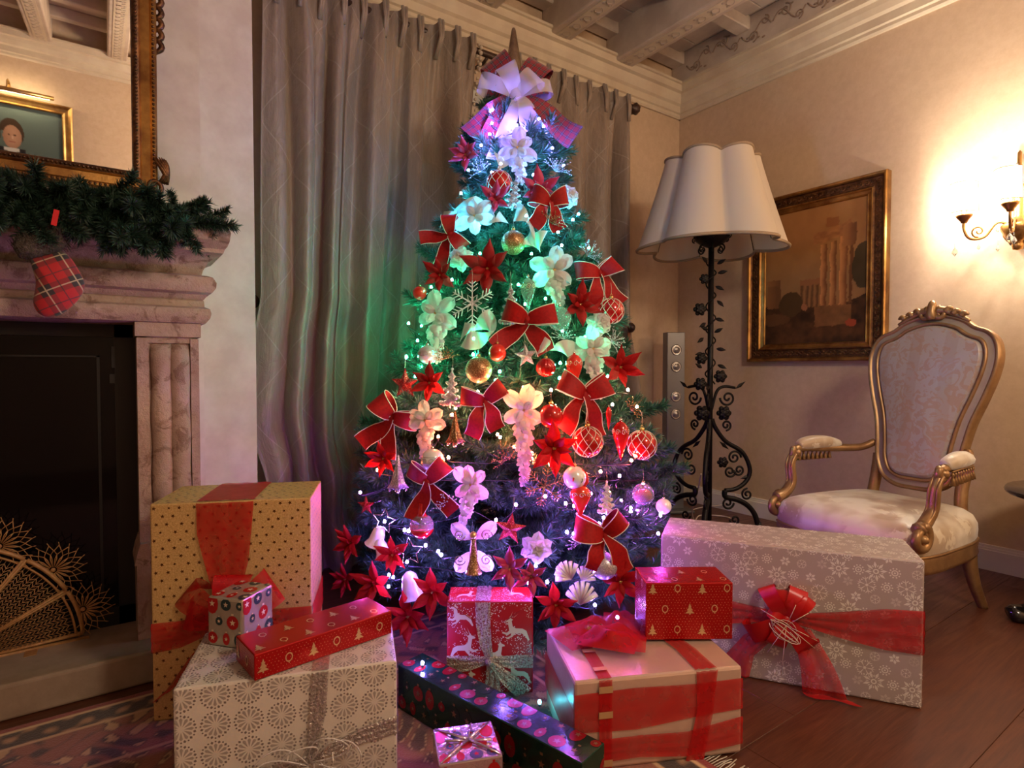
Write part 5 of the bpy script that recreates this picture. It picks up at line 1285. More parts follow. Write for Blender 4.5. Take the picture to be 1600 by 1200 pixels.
rib(g,'ribbon_band',F['left'],[(0,.10,0,.05),(d_,.10,0,.05)],RO,.002,.002,1)
for k,(lx,ly,ax,sz) in enumerate(((.10,.22,20,.13),(.15,.17,-25,.12),(.20,.23,70,.10),(.13,.14,150,.10))):   # crumpled tulle on the top
    mb=MB(); mb.grid(lambda u,v:((u-.5)*sz*1.5,(v-.5)*sz,.010+.030*math.sin(PI*u)*math.sin(PI*v)*(1+.5*math.sin(u*11+k)*math.cos(v*9))+.004*k),12,10); mb.build('tulle_bow',RO,g,(lx-w_/2,ly-d_/2,h_),(0,0,R(ax)))
puffy_bow(g,(.11-w_/2,.20-d_/2,h_+.02),.1,MAT['print_gold'],[(40,.03,.006,.01),(140,.03,.006,.01)],0,.006)
# ---- small red box on it
w_,d_,h_=.232,.126,.152; zt2=RUGZ+.215+.007
g=gift('small red dotted foil gift box on top of the rose gold gift',(1.158,1.036),-33.9,w_,d_,h_,zt2,MAT['red_foil'],.0025); F=faces(w_,d_,h_)
print_on(g,red_print(F,('front','top','left','right'),.066,.0013,True,1.0),'gold_dot_print',[MAT['print_gold'],MAT['print_gold']])
# ---- large silver snowflake box
w_,d_,h_=.712,.232,.415
g=gift('large taupe gift box with white snowflakes and a red ribbon bow',(1.450,1.236),-56.7,w_,d_,h_,.001,MAT['silver_paper'],.006); F=faces(w_,d_,h_)
mb=MB(); r=random.Random(12)
def flake(F,c,s,kind,mi):
    a0=r.uniform(0,1)
    if kind==0:
        for k in range(8):
            a=a0+TAU*k/8; decal(mb,F,petalp(c,a,.30*s,.98*s,.13*s),mi); decal(mb,F,petalp(c,a+TAU/16,.40*s,.70*s,.06*s),mi)
        ring(mb,F,c,.14*s,.26*s,10,mi)
    elif kind==1:
        for k in range(6):
            a=a0+TAU*k/6; decal(mb,F,petalp(c,a,.08*s,.95*s,.05*s),mi)
            for q in (-1,1): e=(c[0]+.55*s*math.cos(a),c[1]+.55*s*math.sin(a)); decal(mb,F,petalp(e,a+q*.9,0,.38*s,.05*s),mi)
            decal(mb,F,ngon((c[0]+.9*s*math.cos(a+TAU/12)*.72,c[1]+.9*s*math.sin(a+TAU/12)*.72),.08*s,5),mi)
        decal(mb,F,ngon(c,.14*s,6),mi,.0007)
    elif kind==2:
        ring(mb,F,c,.30*s,.46*s,12,mi); decal(mb,F,ngon(c,.15*s,6),mi)
        for k in range(10): a=TAU*k/10; decal(mb,F,ngon((c[0]+.68*s*math.cos(a),c[1]+.68*s*math.sin(a)),.13*s,5),mi)
    else:
        for k in range(6): a=a0+TAU*k/6; decal(mb,F,petalp(c,a,.12*s,.9*s,.24*s),mi)
for fn in ('front','top','right'):
    W,H=F[fn][4],F[fn][5]; p=.047; j=0; y=.012
    while y<H+.02:
        x=.010+(p*.5 if j%2 else 0); i=0
        while x<W+.02:
            k=(i*5+j*3)%7; c=(x+r.uniform(-.004,.004),y+r.uniform(-.004,.004))
            if k in (0,3): flake(F[fn],c,.0295,0 if (i+j)%2 else 1,0)
            elif k in (1,5): flake(F[fn],c,.019,2,0)
            else: flake(F[fn],c,.0165,3 if (i%2) else 1,1 if k==2 else 0)
            x+=p; i+=1
        y+=.040; j+=1
print_on(g,mb,'snowflake_print',[MAT['print_flake'],MAT['print_flake2']])
kx,kz=.365,.205
rib(g,'ribbon_band',F['front'],[(w_,.215,0,.062),(.62,.212,0,.058),(.52,.208,0,.040),(.43,.206,0,.022),(kx,kz,0,.012)],RO,.003,.008,1)
rib(g,'ribbon_band',F['front'],[(0,.19,0,.055),(.15,.195,0,.045),(.28,.202,0,.024),(kx,kz,0,.012)],RO,.003,.008,1)
rib(g,'ribbon_band',F['right'],[(0,.215,0,.062),(d_,.215,0,.062)],RO,.002,.003,1)
rib(g,'ribbon_tail',F['front'],[(kx,kz,.018,.0),(.30,.15,.050,.01),(.235,.07,.045,.01),(.225,.01,.042,.0)],RO,.012,.014,1)
tl=MB(); 
tl.grid(lambda u,v:(-w_/2+.40+.10*v+(u-.5)*(.06+.08*v)+.01*math.sin(v*5),-d_/2-.012-.03*math.sin(PI*v*.9)-.10*max(0,v-.78)*1.6-.006*math.sin(u*9),max(.006+.0,kz-.02-.255*v)),8,16); tl.build('ribbon_tail',RO,g)
puffy_bow(g,(kx-w_/2,-d_/2-.006,kz+.002),.2,MAT['red_satin'],[(122,.105,.026,.035),(95,.085,.026,.03),(70,.10,.026,.035),(48,.095,.022,.03),(150,.05,.02,.03),(-50,.10,.035,.035),(-110,.09,.030,.03),(-150,.12,.035,.03)],0,.018)
cd_=MB()
for k in range(5): cd_.tube([(.032*math.cos(a+k)*(1+.25*k*.3)-.005,-.045-.004*k,-.022+.030*math.sin(a+k*.4)) for a in [i*.42 for i in range(14)]],.0011,4)
for a,L in ((70,.08),(40,.075),(150,.08),(-20,.085),(-35,.09),(-95,.15),(-120,.10)): cd_.tube([(0,-.04,-.01),(.5*L*math.cos(R(a)),-.055,-.01+.5*L*math.sin(R(a))+.006),(L*math.cos(R(a)),-.045,-.01+L*math.sin(R(a)))],.0010,4)
cd_.build('gold_twig_cord',MAT['print_cream'],g,(kx-w_/2,-d_/2,kz))
# ================================================================ floor lamp
LX,LY_=2.745,2.0
lp=thing('floor_lamp','tall wrought iron floor lamp with roses and a scalloped cream shade','floor lamp',(LX,LY_,0),-YAW)
# local x runs across the picture, -y towards the camera; heights fitted on the lamp's own axis
dl=LX*math.sin(YAW)+LY_*math.cos(YAW)
def lz(y): return at_d(1110,y,dl).z
def lx(px_): return (px_-1109)*dl/FOC
zb=lz(374)
MB().tube([(0,0,.10),(0,0,zb-.02)],.0155,12).build('pole',MAT['iron'],lp)
# lyre: three bowed bars, scrolls and legs
def bar(pts): return [(lx(x),0,lz(y)) for x,y in pts]
lyre=[(1113,655),(1118,668),(1135,690),(1160,705),(1172,722),(1176,740),(1168,756),(1152,766),(1135,768)]
leg=[(1135,768),(1136,778),(1155,783),(1172,792),(1184,806),(1190,824),(1191,842)]
for k,a in enumerate((0,R(120),R(240))):
    rot=Matrix.Rotation(a+R(6),4,'Z')
    def smooth(P,n=5):
        P=[Vector(p) for p in P]; out=[]
        for i in range(len(P)-1):
            p0=P[max(i-1,0)];p1=P[i];p2=P[i+1];p3=P[min(i+2,len(P)-1)]
            for q in range(n):
                t=q/n; out.append(.5*((2*p1)+(p2-p0)*t+(2*p0-5*p1+4*p2-p3)*t*t+(3*p1-p0-3*p2+p3)*t**3))
        return out+[P[-1]]
    MB().tube(smooth(bar(lyre)),.0125,8).xf(rot).build('bowed_bar',MAT['iron'],lp)
    lg=MB().tube(smooth(bar(leg)),[.015]*31,8)
    lg.xf(rot); lgo=lg.build('leg',MAT['iron'],lp)
    MB().tube([(lx(1191),0,lz(820)),(lx(1194),0,0.012)],.016,8).ball((lx(1194),0,.014),.020,8,6,(1,1,.7)).xf(rot).build('foot',MAT['iron'],lgo)
    for (x,y,r0,d,a0,tn) in ((1138,622,.045,1,PI,1.5),(1136,665,.030,1,-PI/2,1.4),(1150,716,.040,1,0,1.6),(1143,738,.034,-1,0,1.5),(1158,736,.032,1,PI,1.5),(1172,775,.034,1,PI/2,1.5),(1140,788,.036,-1,0,1.5),(1152,815,.030,1,PI,1.4)):
        s=MB(); s.tube(spiral((lx(x),0,lz(y)),r0,.006,a0,tn*d,28,(1,0,0)),[.0062]*29,6); s.xf(rot); s.build('iron_scroll',MAT['iron'],lp)
    s=MB(); s.tube(smooth(bar(((1112,640),(1120,612),(1132,604),(1150,606)))),.008,6); s.xf(rot); s.build('iron_tendril',MAT['iron'],lp)
    for (x,y,an) in ((1150,608,35),(1125,690,-40),(1160,750,15)):
        s=MB(); c=Vector((lx(x),0,lz(y))); d=Vector((math.cos(R(an)),0,math.sin(R(an)))); n_=Vector((-d.z,0,d.x)); s.add([c,c+d*.035+n_*.011,c+d*.075,c+d*.035-n_*.011,c+d*.035+Vector((0,-.006,0)),c+d*.035+Vector((0,.006,0))],[(0,1,4),(1,2,4),(2,3,4),(3,0,4),(1,0,5),(2,1,5),(3,2,5),(0,3,5)],0,False); s.xf(rot); s.build('iron_leaf',MAT['iron'],lp)
def rose_mb(mb,c,r):
    c=Vector(c)
    mb.ball(c,r*.7,8,6)
    for q in range(3):
        for k in range(6):
            a=TAU*(k+.5*q)/6; d=Vector((math.cos(a),-.55*q,math.sin(a))).normalized(); mb.ball(c+d*r*(.80-.16*q),r*(.46-.05*q),6,5,(1,.7,1))
ros=0
for (x,y,oy,rr) in ((1092,600,-.02,.030),(1122,588,-.03,.030),(1094,560,-.01,.028),(1091,484,-.01,.030),(1098,437,-.01,.024),(1128,645,-.03,.034),(1094,645,-.03,.036),(1128,722,-.02,.026)):
    mb=MB(); rose_mb(mb,(lx(x),oy,lz(y)),rr); mb.build('iron_rose',MAT['iron'],lp)
vn=MB(); zA,zB=lz(600),lz(408); P=[]
for i in range(90):
    t=i/89; a=t*TAU*5.5; P.append((.026*math.cos(a),.026*math.sin(a),zA+(zB-zA)*t))
vn.tube(P,.0042,5); vn.build('vine_stem',MAT['iron'],lp)
lf=petal_mesh('leaf',1,.55,MAT['iron'],True,.3,5)
r=random.Random(2)
for (x,y,an) in ((1097,412,50),(1124,414,-60),(1126,428,-80),(1120,448,-120),(1125,470,-140),(1120,498,-110),(1088,528,125),(1124,545,-100),(1086,552,100),(1100,516,70),(1128,570,-115),(1084,575,60),(1118,520,-60),(1094,505,120)):
    c=Vector((lx(x),-.012,lz(y))); o=link('iron_leaf',lf,lp); o.matrix_local=Matrix.Translation((c.x*.55,c.y,c.z))@Matrix.Rotation(R(-an)*-1 if False else R(-an),4,'Y')@Matrix.Rotation(R(15),4,'X')@Matrix.Diagonal((.045,.045,.052,1))
MB().lathe([(.008,-.055),(.02,-.05),(.055,-.035),(.085,-.010),(.098,.014),(.092,.016),(.07,.0),(.0,-.03)],20,(0,0,zb),lobes=8,lamp_=.05).build('bowl',MAT['iron'],lp)
for k in range(6):
    cu=MB(); a=TAU*k/6+.3; ax=(math.cos(a),math.sin(a),0); cu.tube(spiral((.055*math.cos(a),.055*math.sin(a),zb-.062),.024,.005,PI/2,-1.1,16,ax),.0045,5); cu.tube(spiral((.098*math.cos(a),.098*math.sin(a),zb+.005),.016,.004,-PI/2,1.2,14,ax),.0035,5); cu.build('bowl_curl',MAT['iron'],lp)
# shade: five soft lobes, taller lobes dip lower
zt,zlo=lz(254),lz(388)
def shade_r(a,t): lob=abs(math.cos(3*a+R(20)))**.8; return (.245+(.395-.245)*t**1.08)*(.79+.23*lob)
def sh(u,v,k=1.0,dz=0):
    a=TAU*u; lob=abs(math.cos(3*a+R(20)))**.8; rr=shade_r(a,v)*k
    return (rr*math.cos(a),rr*math.sin(a),zt+(zlo-zt)*v+.020*(lob-.6)*(1-v)-.018*(lob-.5)*v+dz)
MB().grid(lambda u,v:sh(u,v),120,16,cu=True).build('lamp_shade',MAT['shade'],lp)
MB().tube([sh(i/120,1,1.004) for i in range(120)],.0085,6,closed=True).build('lower_braid',MAT['shade_trim'],lp)
MB().tube([sh(i/120,0,1.004) for i in range(120)],.0075,6,closed=True).build('upper_braid',MAT['shade_trim'],lp)
rb=MB()
for k in range(6):
    u=(k+.5)/6-R(20)/3/TAU; rb.tube([sh(u,t,.992) for t in [i/8 for i in range(9)]],.0022,4); rb.tube([(0,0,zt-.05),sh(u,.1,.98)],.002,4)
rb.build('shade_wires',MAT['iron'],lp)
MB().lathe([(.012,-.03),(.014,.05),(.022,.07),(.03,.11),(.02,.15),(0,.16)],12,(0,0,zb+.03)).build('lamp_bulb',MAT['pearl'],lp)
# white cable lying by the lamp
cb=thing('power_cord','loose white power cord on the floor behind the lamp','cord',(2.95,2.25,0))
CP=[(2.70,2.02,.36),(2.78,2.10,.25),(2.86,2.2,.10),(2.95,2.25,.008),(3.1,2.32,.006),(3.2,2.2,.006),(3.08,2.05,.006),(2.9,2.15,.006),(3.0,2.38,.006),(3.25,2.45,.006),(3.36,2.3,.05),(3.37,2.25,.12)]
MB().tube(smooth([Vector(p)-Vector((2.95,2.25,0)) for p in CP],8),.004,6).build('cable',MAT['cord_white'],cb)

# ================================================================ tower speaker
ts=thing('tower_speaker','slim grey metal tower speaker standing in the corner','speaker',(3.07,2.52,0),R(-24))
zs_=at_y(1066,520,2.5).z
link('cabinet',bm_mesh(bevel_box(.125,.07,zs_-.02,.004,2),'cabinet',MAT['grey_plastic']),ts,(0,0,.02))
link('base_plate',bm_mesh(bevel_box(.22,.20,.02,.006,2),'base_plate',MAT['grey_dark']),ts)
for y in (547,573,619,646): 
    z=at_y(1066,y,2.5).z; d=MB().lathe([(.034,0),(.036,.003),(.030,.004),(.026,.002),(.018,.008),(.008,.012),(0,.013)],20); d.xf(Matrix.Rotation(R(90),4,'X')); d.build('driver_cone',MAT['dome'],ts,(0,-.035,z))

# ================================================================ painting of ruins
pt=thing('ruins_painting','gilt-framed old painting of classical ruins on the wall','painting',(XR-.003,1.768,.990),R(-90))
PW2,PH2=.80,.998
frame_rect(MB(),-PW2/2,PW2/2,0,PH2,[(0,0),(0,-.045),(.006,-.052),(.014,-.050),(.020,-.042)]).build('outer_rim',MAT['gilt'],pt)
frame_rect(MB(),-PW2/2,PW2/2,0,PH2,[(.020,-.042),(.026,-.034),(.066,-.030),(.072,-.036)]).build('carved_frieze',MAT['gilt_dark'],pt)
frame_rect(MB(),-PW2/2,PW2/2,0,PH2,[(.072,-.036),(.078,-.038),(.084,-.028),(.098,-.022),(.104,-.024),(.108,-.016),(.108,0)]).build('inner_rim',MAT['gilt'],pt)
cv=MB(); r=random.Random(9)
def carve(a,b):
    a,b=Vector(a),Vector(b); n=int((b-a).length/.030); t=(b-a).normalized(); s=Vector((-t.z,0,t.x))
    for i in range(n+1):
        p=a+(b-a)*(i/n); sg=1 if i%2 else -1
        cv.tube([p+t*.014*math.cos(q)*.9+s*sg*.010*math.sin(q)+Vector((0,-.033,0)) for q in [k*.7 for k in range(8)]],.0034,5); cv.ball(p+s*sg*-.008+Vector((0,-.034,0)),.0055,6,5)
h2=PW2/2-.046; carve((-h2,0,.046),(h2,0,.046)); carve((h2,0,.046),(h2,0,PH2-.046)); carve((h2,0,PH2-.046),(-h2,0,PH2-.046)); carve((-h2,0,PH2-.046),(-h2,0,.046))
cv.build('carved_scrolls',MAT['gilt_dark'],pt)
def hsh(x,y): 
    q=math.sin(x*127.1+y*311.7)*43758.5453; return q-math.floor(q)
def vn2(x,y):
    i,j=math.floor(x),math.floor(y); f,g=x-i,y-j; f=f*f*(3-2*f); g=g*g*(3-2*g)
    return (hsh(i,j)*(1-f)+hsh(i+1,j)*f)*(1-g)+(hsh(i,j+1)*(1-f)+hsh(i+1,j+1)*f)*g
def fbm(x,y,o=4):
    s=0;a=.5
    for _ in range(o): s+=a*vn2(x,y); x*=2.03;y*=2.03;a*=.5
    return s
def ruins(u,v):
    u+=.030*(fbm(u*13+3,v*13)-.47)+.012*(fbm(u*40,v*40+7)-.47); v+=.030*(fbm(u*13,v*13+11)-.47)+.012*(fbm(u*40+5,v*40)-.47)
    n=fbm(u*6,v*6); c=lerp((.135,.080,.035),(.235,.155,.080),v*.9+(n-.5)*.9); c=lerp(c,(.155,.125,.085),max(0,.9-abs(v-.42)*4)*.6)
    if v<.30+.05*math.sin(u*7)+.05*(n-.5): c=lerp((.018,.012,.009),(.075,.042,.022),fbm(u*11,v*14)*1.5-.35)
    t=u-.08; 
    if .02<u<.17 and .28<v<.50: c=lerp((.17,.10,.05),(.085,.05,.028),(u-.02)/.15+(.3 if v<.45 else 0))
    if .38<u<.58 and .27<v<.47: c=lerp((.17,.105,.055),(.07,.042,.025),.5+.5*math.sin(u*130)) if v<.43 else (.16,.09,.05)
    if math.hypot((u-.28)/.13,(v-.30)/.09)<1+.3*(n-.5): c=lerp((.030,.024,.014),(.06,.04,.02),n)
    for (a,b) in ((.575,.635),(.665,.725),(.755,.825)):
        if a<u<b and .26<v<.72+(.03 if a>.7 else 0): s=(u-a)/(b-a); c=lerp((.33,.19,.095),(.10,.05,.026),s*1.15+.25*(fbm(u*20,v*9)-.5))
    if .845<u<.875 and .28<v<.68: c=(.085,.045,.024)
    if .50<u<.86 and .72+(.10*(u-.50))<v<.80+.16*(u-.50): c=lerp((.26,.15,.075),(.10,.055,.03),fbm(u*18,v*40))
    if .62<u<.74 and .84<v<.90: c=(.16,.085,.042)
    if .78<u<.90 and .68<v<.83: c=lerp((.20,.115,.058),(.09,.05,.028),(u-.78)/.12)
    if .52<u<.86 and .12<v<.27: c=lerp((.16,.095,.05),(.06,.036,.02),fbm(u*14,v*18))
    if math.hypot((u-.98)/.12,(v-.52)/.15)<1+.5*(n-.5): c=lerp((.022,.022,.014),(.055,.048,.028),n)
    if math.hypot((u-.86)/.05,(v-.13)/.025)<1: c=(.20,.05,.03)
    if math.hypot((u-.42)/.03,(v-.27)/.03)<1: c=(.19,.10,.06)
    if math.hypot((u-.12)/.16,(v-.19)/.05)<1+.4*(n-.5): c=lerp((.085,.05,.026),(.035,.022,.014),n)
    c=tuple(min(1,q*k) for q,k in zip(c,(1.75,1.25,.80)))
    return c
paint_plane('canvas',PW2-.21,PH2-.21,130,160,ruins,pt,(0,-.014,.105))

# ================================================================ wall sconce
SY,SZ=.835,1.552
sn=thing('wall_sconce','gilt crystal wall sconce with lit shaded arms','wall lamp',(XR,SY,SZ),R(-90))
# local: -y into the room, x towards -Y world... x+ = towards the camera side
MB().lathe([(.0,-.075),(.018,-.07),(.022,-.05),(.016,-.035),(.040,-.02),(.060,.015),(.066,.035),(.058,.045),(.03,.05),(.018,.08),(.014,.20),(.02,.215),(.010,.23),(.008,.36),(.0,.37)],18,(0,-.045,0)).build('stem',MAT['gilt'],sn)
bpn=MB().lathe([(0,0),(.06,0),(.065,.012),(.045,.02),(0,.024)],18); bpn.xf(Matrix.Rotation(R(90),4,'X')@Matrix.Scale(1,4)); bpn.build('back_plate',MAT['gilt'],sn,(0,0,.02))
arms=((-.168,-.150,.10),(.02,-.235,.13),(.20,-.15,.10))
for k,(ax_,ay,az_) in enumerate(arms):
    P=[Vector((0,-.06,.02)),Vector((ax_*.35,-.06+(ay+.06)*.35,.055)),Vector((ax_*.6,-.06+(ay+.06)*.6,-.005)),Vector((ax_*.88,-.06+(ay+.06)*.88,-.008)),Vector((ax_,ay,.035)),Vector((ax_,ay,.075))]
    ar=MB().tube(smooth(P,6),.006,8); dv=Vector((ax_,ay+.06,0)).normalized(); ar.tube(spiral((ax_*.72,-.06+(ay+.06)*.72,.022),.028,.005,-PI/2,1.3,18,dv),.004,6); a_o=ar.build('arm',MAT['gilt'],sn)
    MB().lathe([(.0,-.012),(.012,-.010),(.016,0),(.030,.018),(.034,.026),(.030,.028),(.012,.022),(.012,.05),(0,.05)],14,(ax_,ay,.075)).build('candle_cup',MAT['gilt'],a_o)
    MB().lathe([(.009,0),(.011,.02),(.013,.04),(.008,.06),(0,.075)],10,(ax_,ay,.125)).build('candle_bulb',MAT['bulb_warm'],a_o)
    s=MB()
    s.grid(lambda u,v:(ax_+(.062-.006*v)*math.cos(R(-35)-PI*1.05*u+ (R(20) if k==0 else 0))*1.0,ay+(.062-.006*v)*math.sin(R(-35)-PI*1.05*u+(R(20) if k==0 else 0)),.105+.135*v+.006*math.sin(PI*u)),16,4)
    s.build('shield_shade',MAT['sconce_shade'],a_o)
    g_=MB(); g_.tube([s.v[i] for i in range(17)],.0014,4); g_.tube([s.v[4*17+i] for i in range(17)],.0014,4); g_.tube([s.v[17*i] for i in range(5)],.0014,4); g_.tube([s.v[17*i+16] for i in range(5)],.0014,4); g_.build('shade_rim',MAT['gilt'],a_o)
    lamp('candle_light',(ax_,ay,.175),30,(1,.87,.72),.022,parent=sn)
def crystal(mb,c,s): mb.lathe([(0,-1.3*s),(.55*s,-.55*s),(.42*s,0),(.10*s,.5*s),(0,.55*s)],6,c,sm=False)
for k,(x,y,z,s) in enumerate(((-.20,-.155,-.055,.022),(-.12,-.12,-.045,.014),(.02,-.235,-.04,.024),(-.05,-.12,-.06,.016),(.0,-.10,-.03,.02),(.08,-.12,-.045,.018),(.20,-.15,-.05,.022),(-.06,-.09,.03,.018),(.06,-.09,.03,.018))):
    mb=MB(); crystal(mb,(x,y,z),s); mb.tube([(x,y,z+.5*s),(x,y,z+.5*s+.02)],.0012,4); mb.build('crystal_drop',MAT['crystal'],sn)
for k in range(7):
    a=R(-80+k*27); mb=MB(); P=[Vector((0,-.045,.20)),Vector((.06*math.sin(a),-.055,.26)),Vector((.13*math.sin(a),-.06-.03*math.cos(a),.30)),Vector((.16*math.sin(a),-.07,.27))]; mb.tube(smooth(P,4),.005,6); crystal(mb,tuple(P[-1]-Vector((0,0,.02))),.012); mb.build('crystal_spray',MAT['crystal'],sn)

# ================================================================ armchair (faces -y locally)
ac=thing('armchair','antique gilt armchair with damask seat and tall shield back','armchair',(2.560,1.060,0),R(-98.4))
CW=.27
def sm(P,n=6): return smooth([Vector(p) for p in P],n)
# seat rail: serpentine
def rail_pt(t):        # closed outline
    pts=[(-.285,-.245),(-.20,-.278),(0,-.305),(.20,-.278),(.285,-.245),(.295,-.05),(.235,.25),(0,.27),(-.235,.25),(-.295,-.05)]
    return pts
RP=rail_pt(0); RPs=[(p.x,p.y) for p in smooth([Vector((*q,0)) for q in RP+[RP[0]]],6)][:-1]
def loop_mb(levels,mi=0):
    mb=MB(); n=len(RPs); vs=[]
    for s,z in levels: vs+=[(x*s,y*s,z if not callable(z) else z(x,y)) for x,y in RPs]
    mb.add(vs,[(j*n+i,j*n+(i+1)%n,(j+1)*n+(i+1)%n,(j+1)*n+i) for j in range(len(levels)-1) for i in range(n)],mi)
    mb.add(vs,[tuple(range(n-1,-1,-1)),tuple((len(levels)-1)*n+i for i in range(n))],mi); return mb
loop_mb([(.96,.225),(.99,.232),(1.0,.245),(.985,.262),(1.0,.280),(.985,.292)]).build('seat_rail',MAT['chair_gilt'],ac)
loop_mb([(.965,.288),(.985,.30),(.99,.33),(.985,.355),(.95,.378),(.86,.398),(.68,.412),(.4,.420),(.1,.422)]).build('seat_cushion',MAT['damask'],ac)
MB().tube([(x*.992,y*.992,.293) for x,y in RPs],.005,6,closed=True).build('seat_piping',MAT['chair_gilt'],ac)
def leg_(x,y,front):
    if front: P=[(x,y,.25),(x*1.06,y*1.05,.18),(x*1.04,y*1.02,.10),(x*1.02,y*1.0,.04),(x*1.06,y*1.04,.0)]; rr=[.030,.030,.021,.016,.018]
    else: P=[(x,y,.26),(x*1.0,y*1.03,.18),(x*1.03,y*1.14,.09),(x*1.08,y*1.32,.0)]; rr=[.028,.026,.022,.017]
    PP=sm(P,5); n=len(PP); rs=[rr[min(len(rr)-1,int(i/5))]+(rr[min(len(rr)-1,int(i/5)+1)]-rr[min(len(rr)-1,int(i/5))])*((i%5)/5) for i in range(n)]
    MB().tube(PP,rs,8).build('leg',MAT['chair_gilt'],ac)
leg_(-.262,-.238,True); leg_(.262,-.238,True); leg_(-.215,.235,False); leg_(.215,.235,False)
# back: shield frame, leaning back
LEAN=R(11); BY=.235; BZ=.37
half=[(.0,.062),(.07,.066),(.13,.10),(.165,.17),(.178,.26),(.195,.36),(.225,.46),(.250,.56),(.257,.64),(.242,.705),(.208,.744),(.162,.764),(.122,.794),(.06,.818),(.0,.826)]
outl=[p for p in half]+[(-x,z) for x,z in half[-2:0:-1]]
O=[(p.x,p.z) for p in smooth([Vector((x,0,z)) for x,z in outl+[outl[0]]],4)][:-1]
cz=.48
def back_loft(levels,name,mt,cap=False):
    n=len(O); vs=[]
    for ins,y in levels:
        for i in range(n):
            a,b=Vector(O[i-1]),Vector(O[(i+1)%n]); t=(b-a).normalized(); nrm=Vector((-t.y,t.x)); p=Vector(O[i])+nrm*ins; vs.append((p.x,y,p.y))
    mb=MB(); mb.add(vs,[(j*n+i,(j+1)*n+i,(j+1)*n+(i+1)%n,j*n+(i+1)%n) for j in range(len(levels)-1) for i in range(n)])
    if cap:
        L=len(levels)-1; c=sum(v[0] for v in vs[L*n:])/n,levels[-1][1]-.022,cz
        base=[vs[L*n+i] for i in range(n)]; rows_=list(base)
        for q_ in (.75,.5,.25,.06): rows_+=[(c[0]+(p[0]-c[0])*q_,p[1]+(c[1]-p[1])*(1-q_*q_),c[2]+(p[2]-c[2])*q_) for p in base]
        mb.add(rows_,[(j*n+i,(j+1)*n+i,(j+1)*n+(i+1)%n,j*n+(i+1)%n) for j in range(4) for i in range(n)]+[tuple(4*n+i for i in range(n-1,-1,-1))])
    o=mb.build(name,mt,ac,(0,BY,BZ),(-LEAN,0,0)); return o
back_loft([(0,.02),(0,-.018),(.008,-.028),(.014,-.022),(.020,-.016)],'back_rim',MAT['chair_gilt'])
back_loft([(.018,-.018),(.032,-.020),(.040,-.024)],'back_frame',MAT['chair_grey'])
back_loft([(.038,-.022),(.042,-.032),(.050,-.032),(.054,-.020)],'back_bead',MAT['chair_gilt'])
back_loft([(.052,-.018),(.058,-.030),(.066,-.036)],'back_cushion',MAT['damask_back'],True)
mbk=MB(); n=len(O); mbk.add([(x,.018,z) for x,z in O],[tuple(range(n))]); mbk.build('back_panel',MAT['chair_grey'],ac,(0,BY,BZ),(-LEAN,0,0))
for s in (-1,1): MB().tube(sm([(s*.190,BY+.0,.25),(s*.178,BY+.012,.36),(s*.170,BY+.030,.46),(s*.176,BY+.06,.56)]),[.024]*19,8).build('back_post',MAT['chair_gilt'],ac)
cr_=MB()                                             # carved crest
for s in (-1,1):
    cr_.tube(spiral((s*.030,-.030,.822),.026,.005,R(90),1.5*s,22,(1,0,0)),[.013*(1-.5*i/22) for i in range(23)],7)
    cr_.tube(sm([(s*.02,-.026,.838),(s*.06,-.026,.830),(s*.10,-.024,.808),(s*.14,-.022,.784)]),[.020*(1-.7*i/18) for i in range(19)],7)
    for k in range(3): cr_.tube(sm([(s*(.05+.03*k),-.03,.826-.010*k),(s*(.062+.03*k),-.034,.842-.013*k),(s*(.078+.03*k),-.03,.838-.015*k)],3),[.012,.014,.013,.011,.009,.007,.004],6)
cr_.tube(sm([(0,-.03,.80),(0,-.042,.83),(0,-.04,.862),(-.008,-.032,.878)]),[.018,.020,.022,.022,.021,.020,.019,.018,.018,.018,.018,.017,.016,.015,.013,.012,.010,.007,.004],8)
cr_.build('carved_crest',MAT['chair_gilt'],ac,(0,BY,BZ),(-LEAN,0,0))
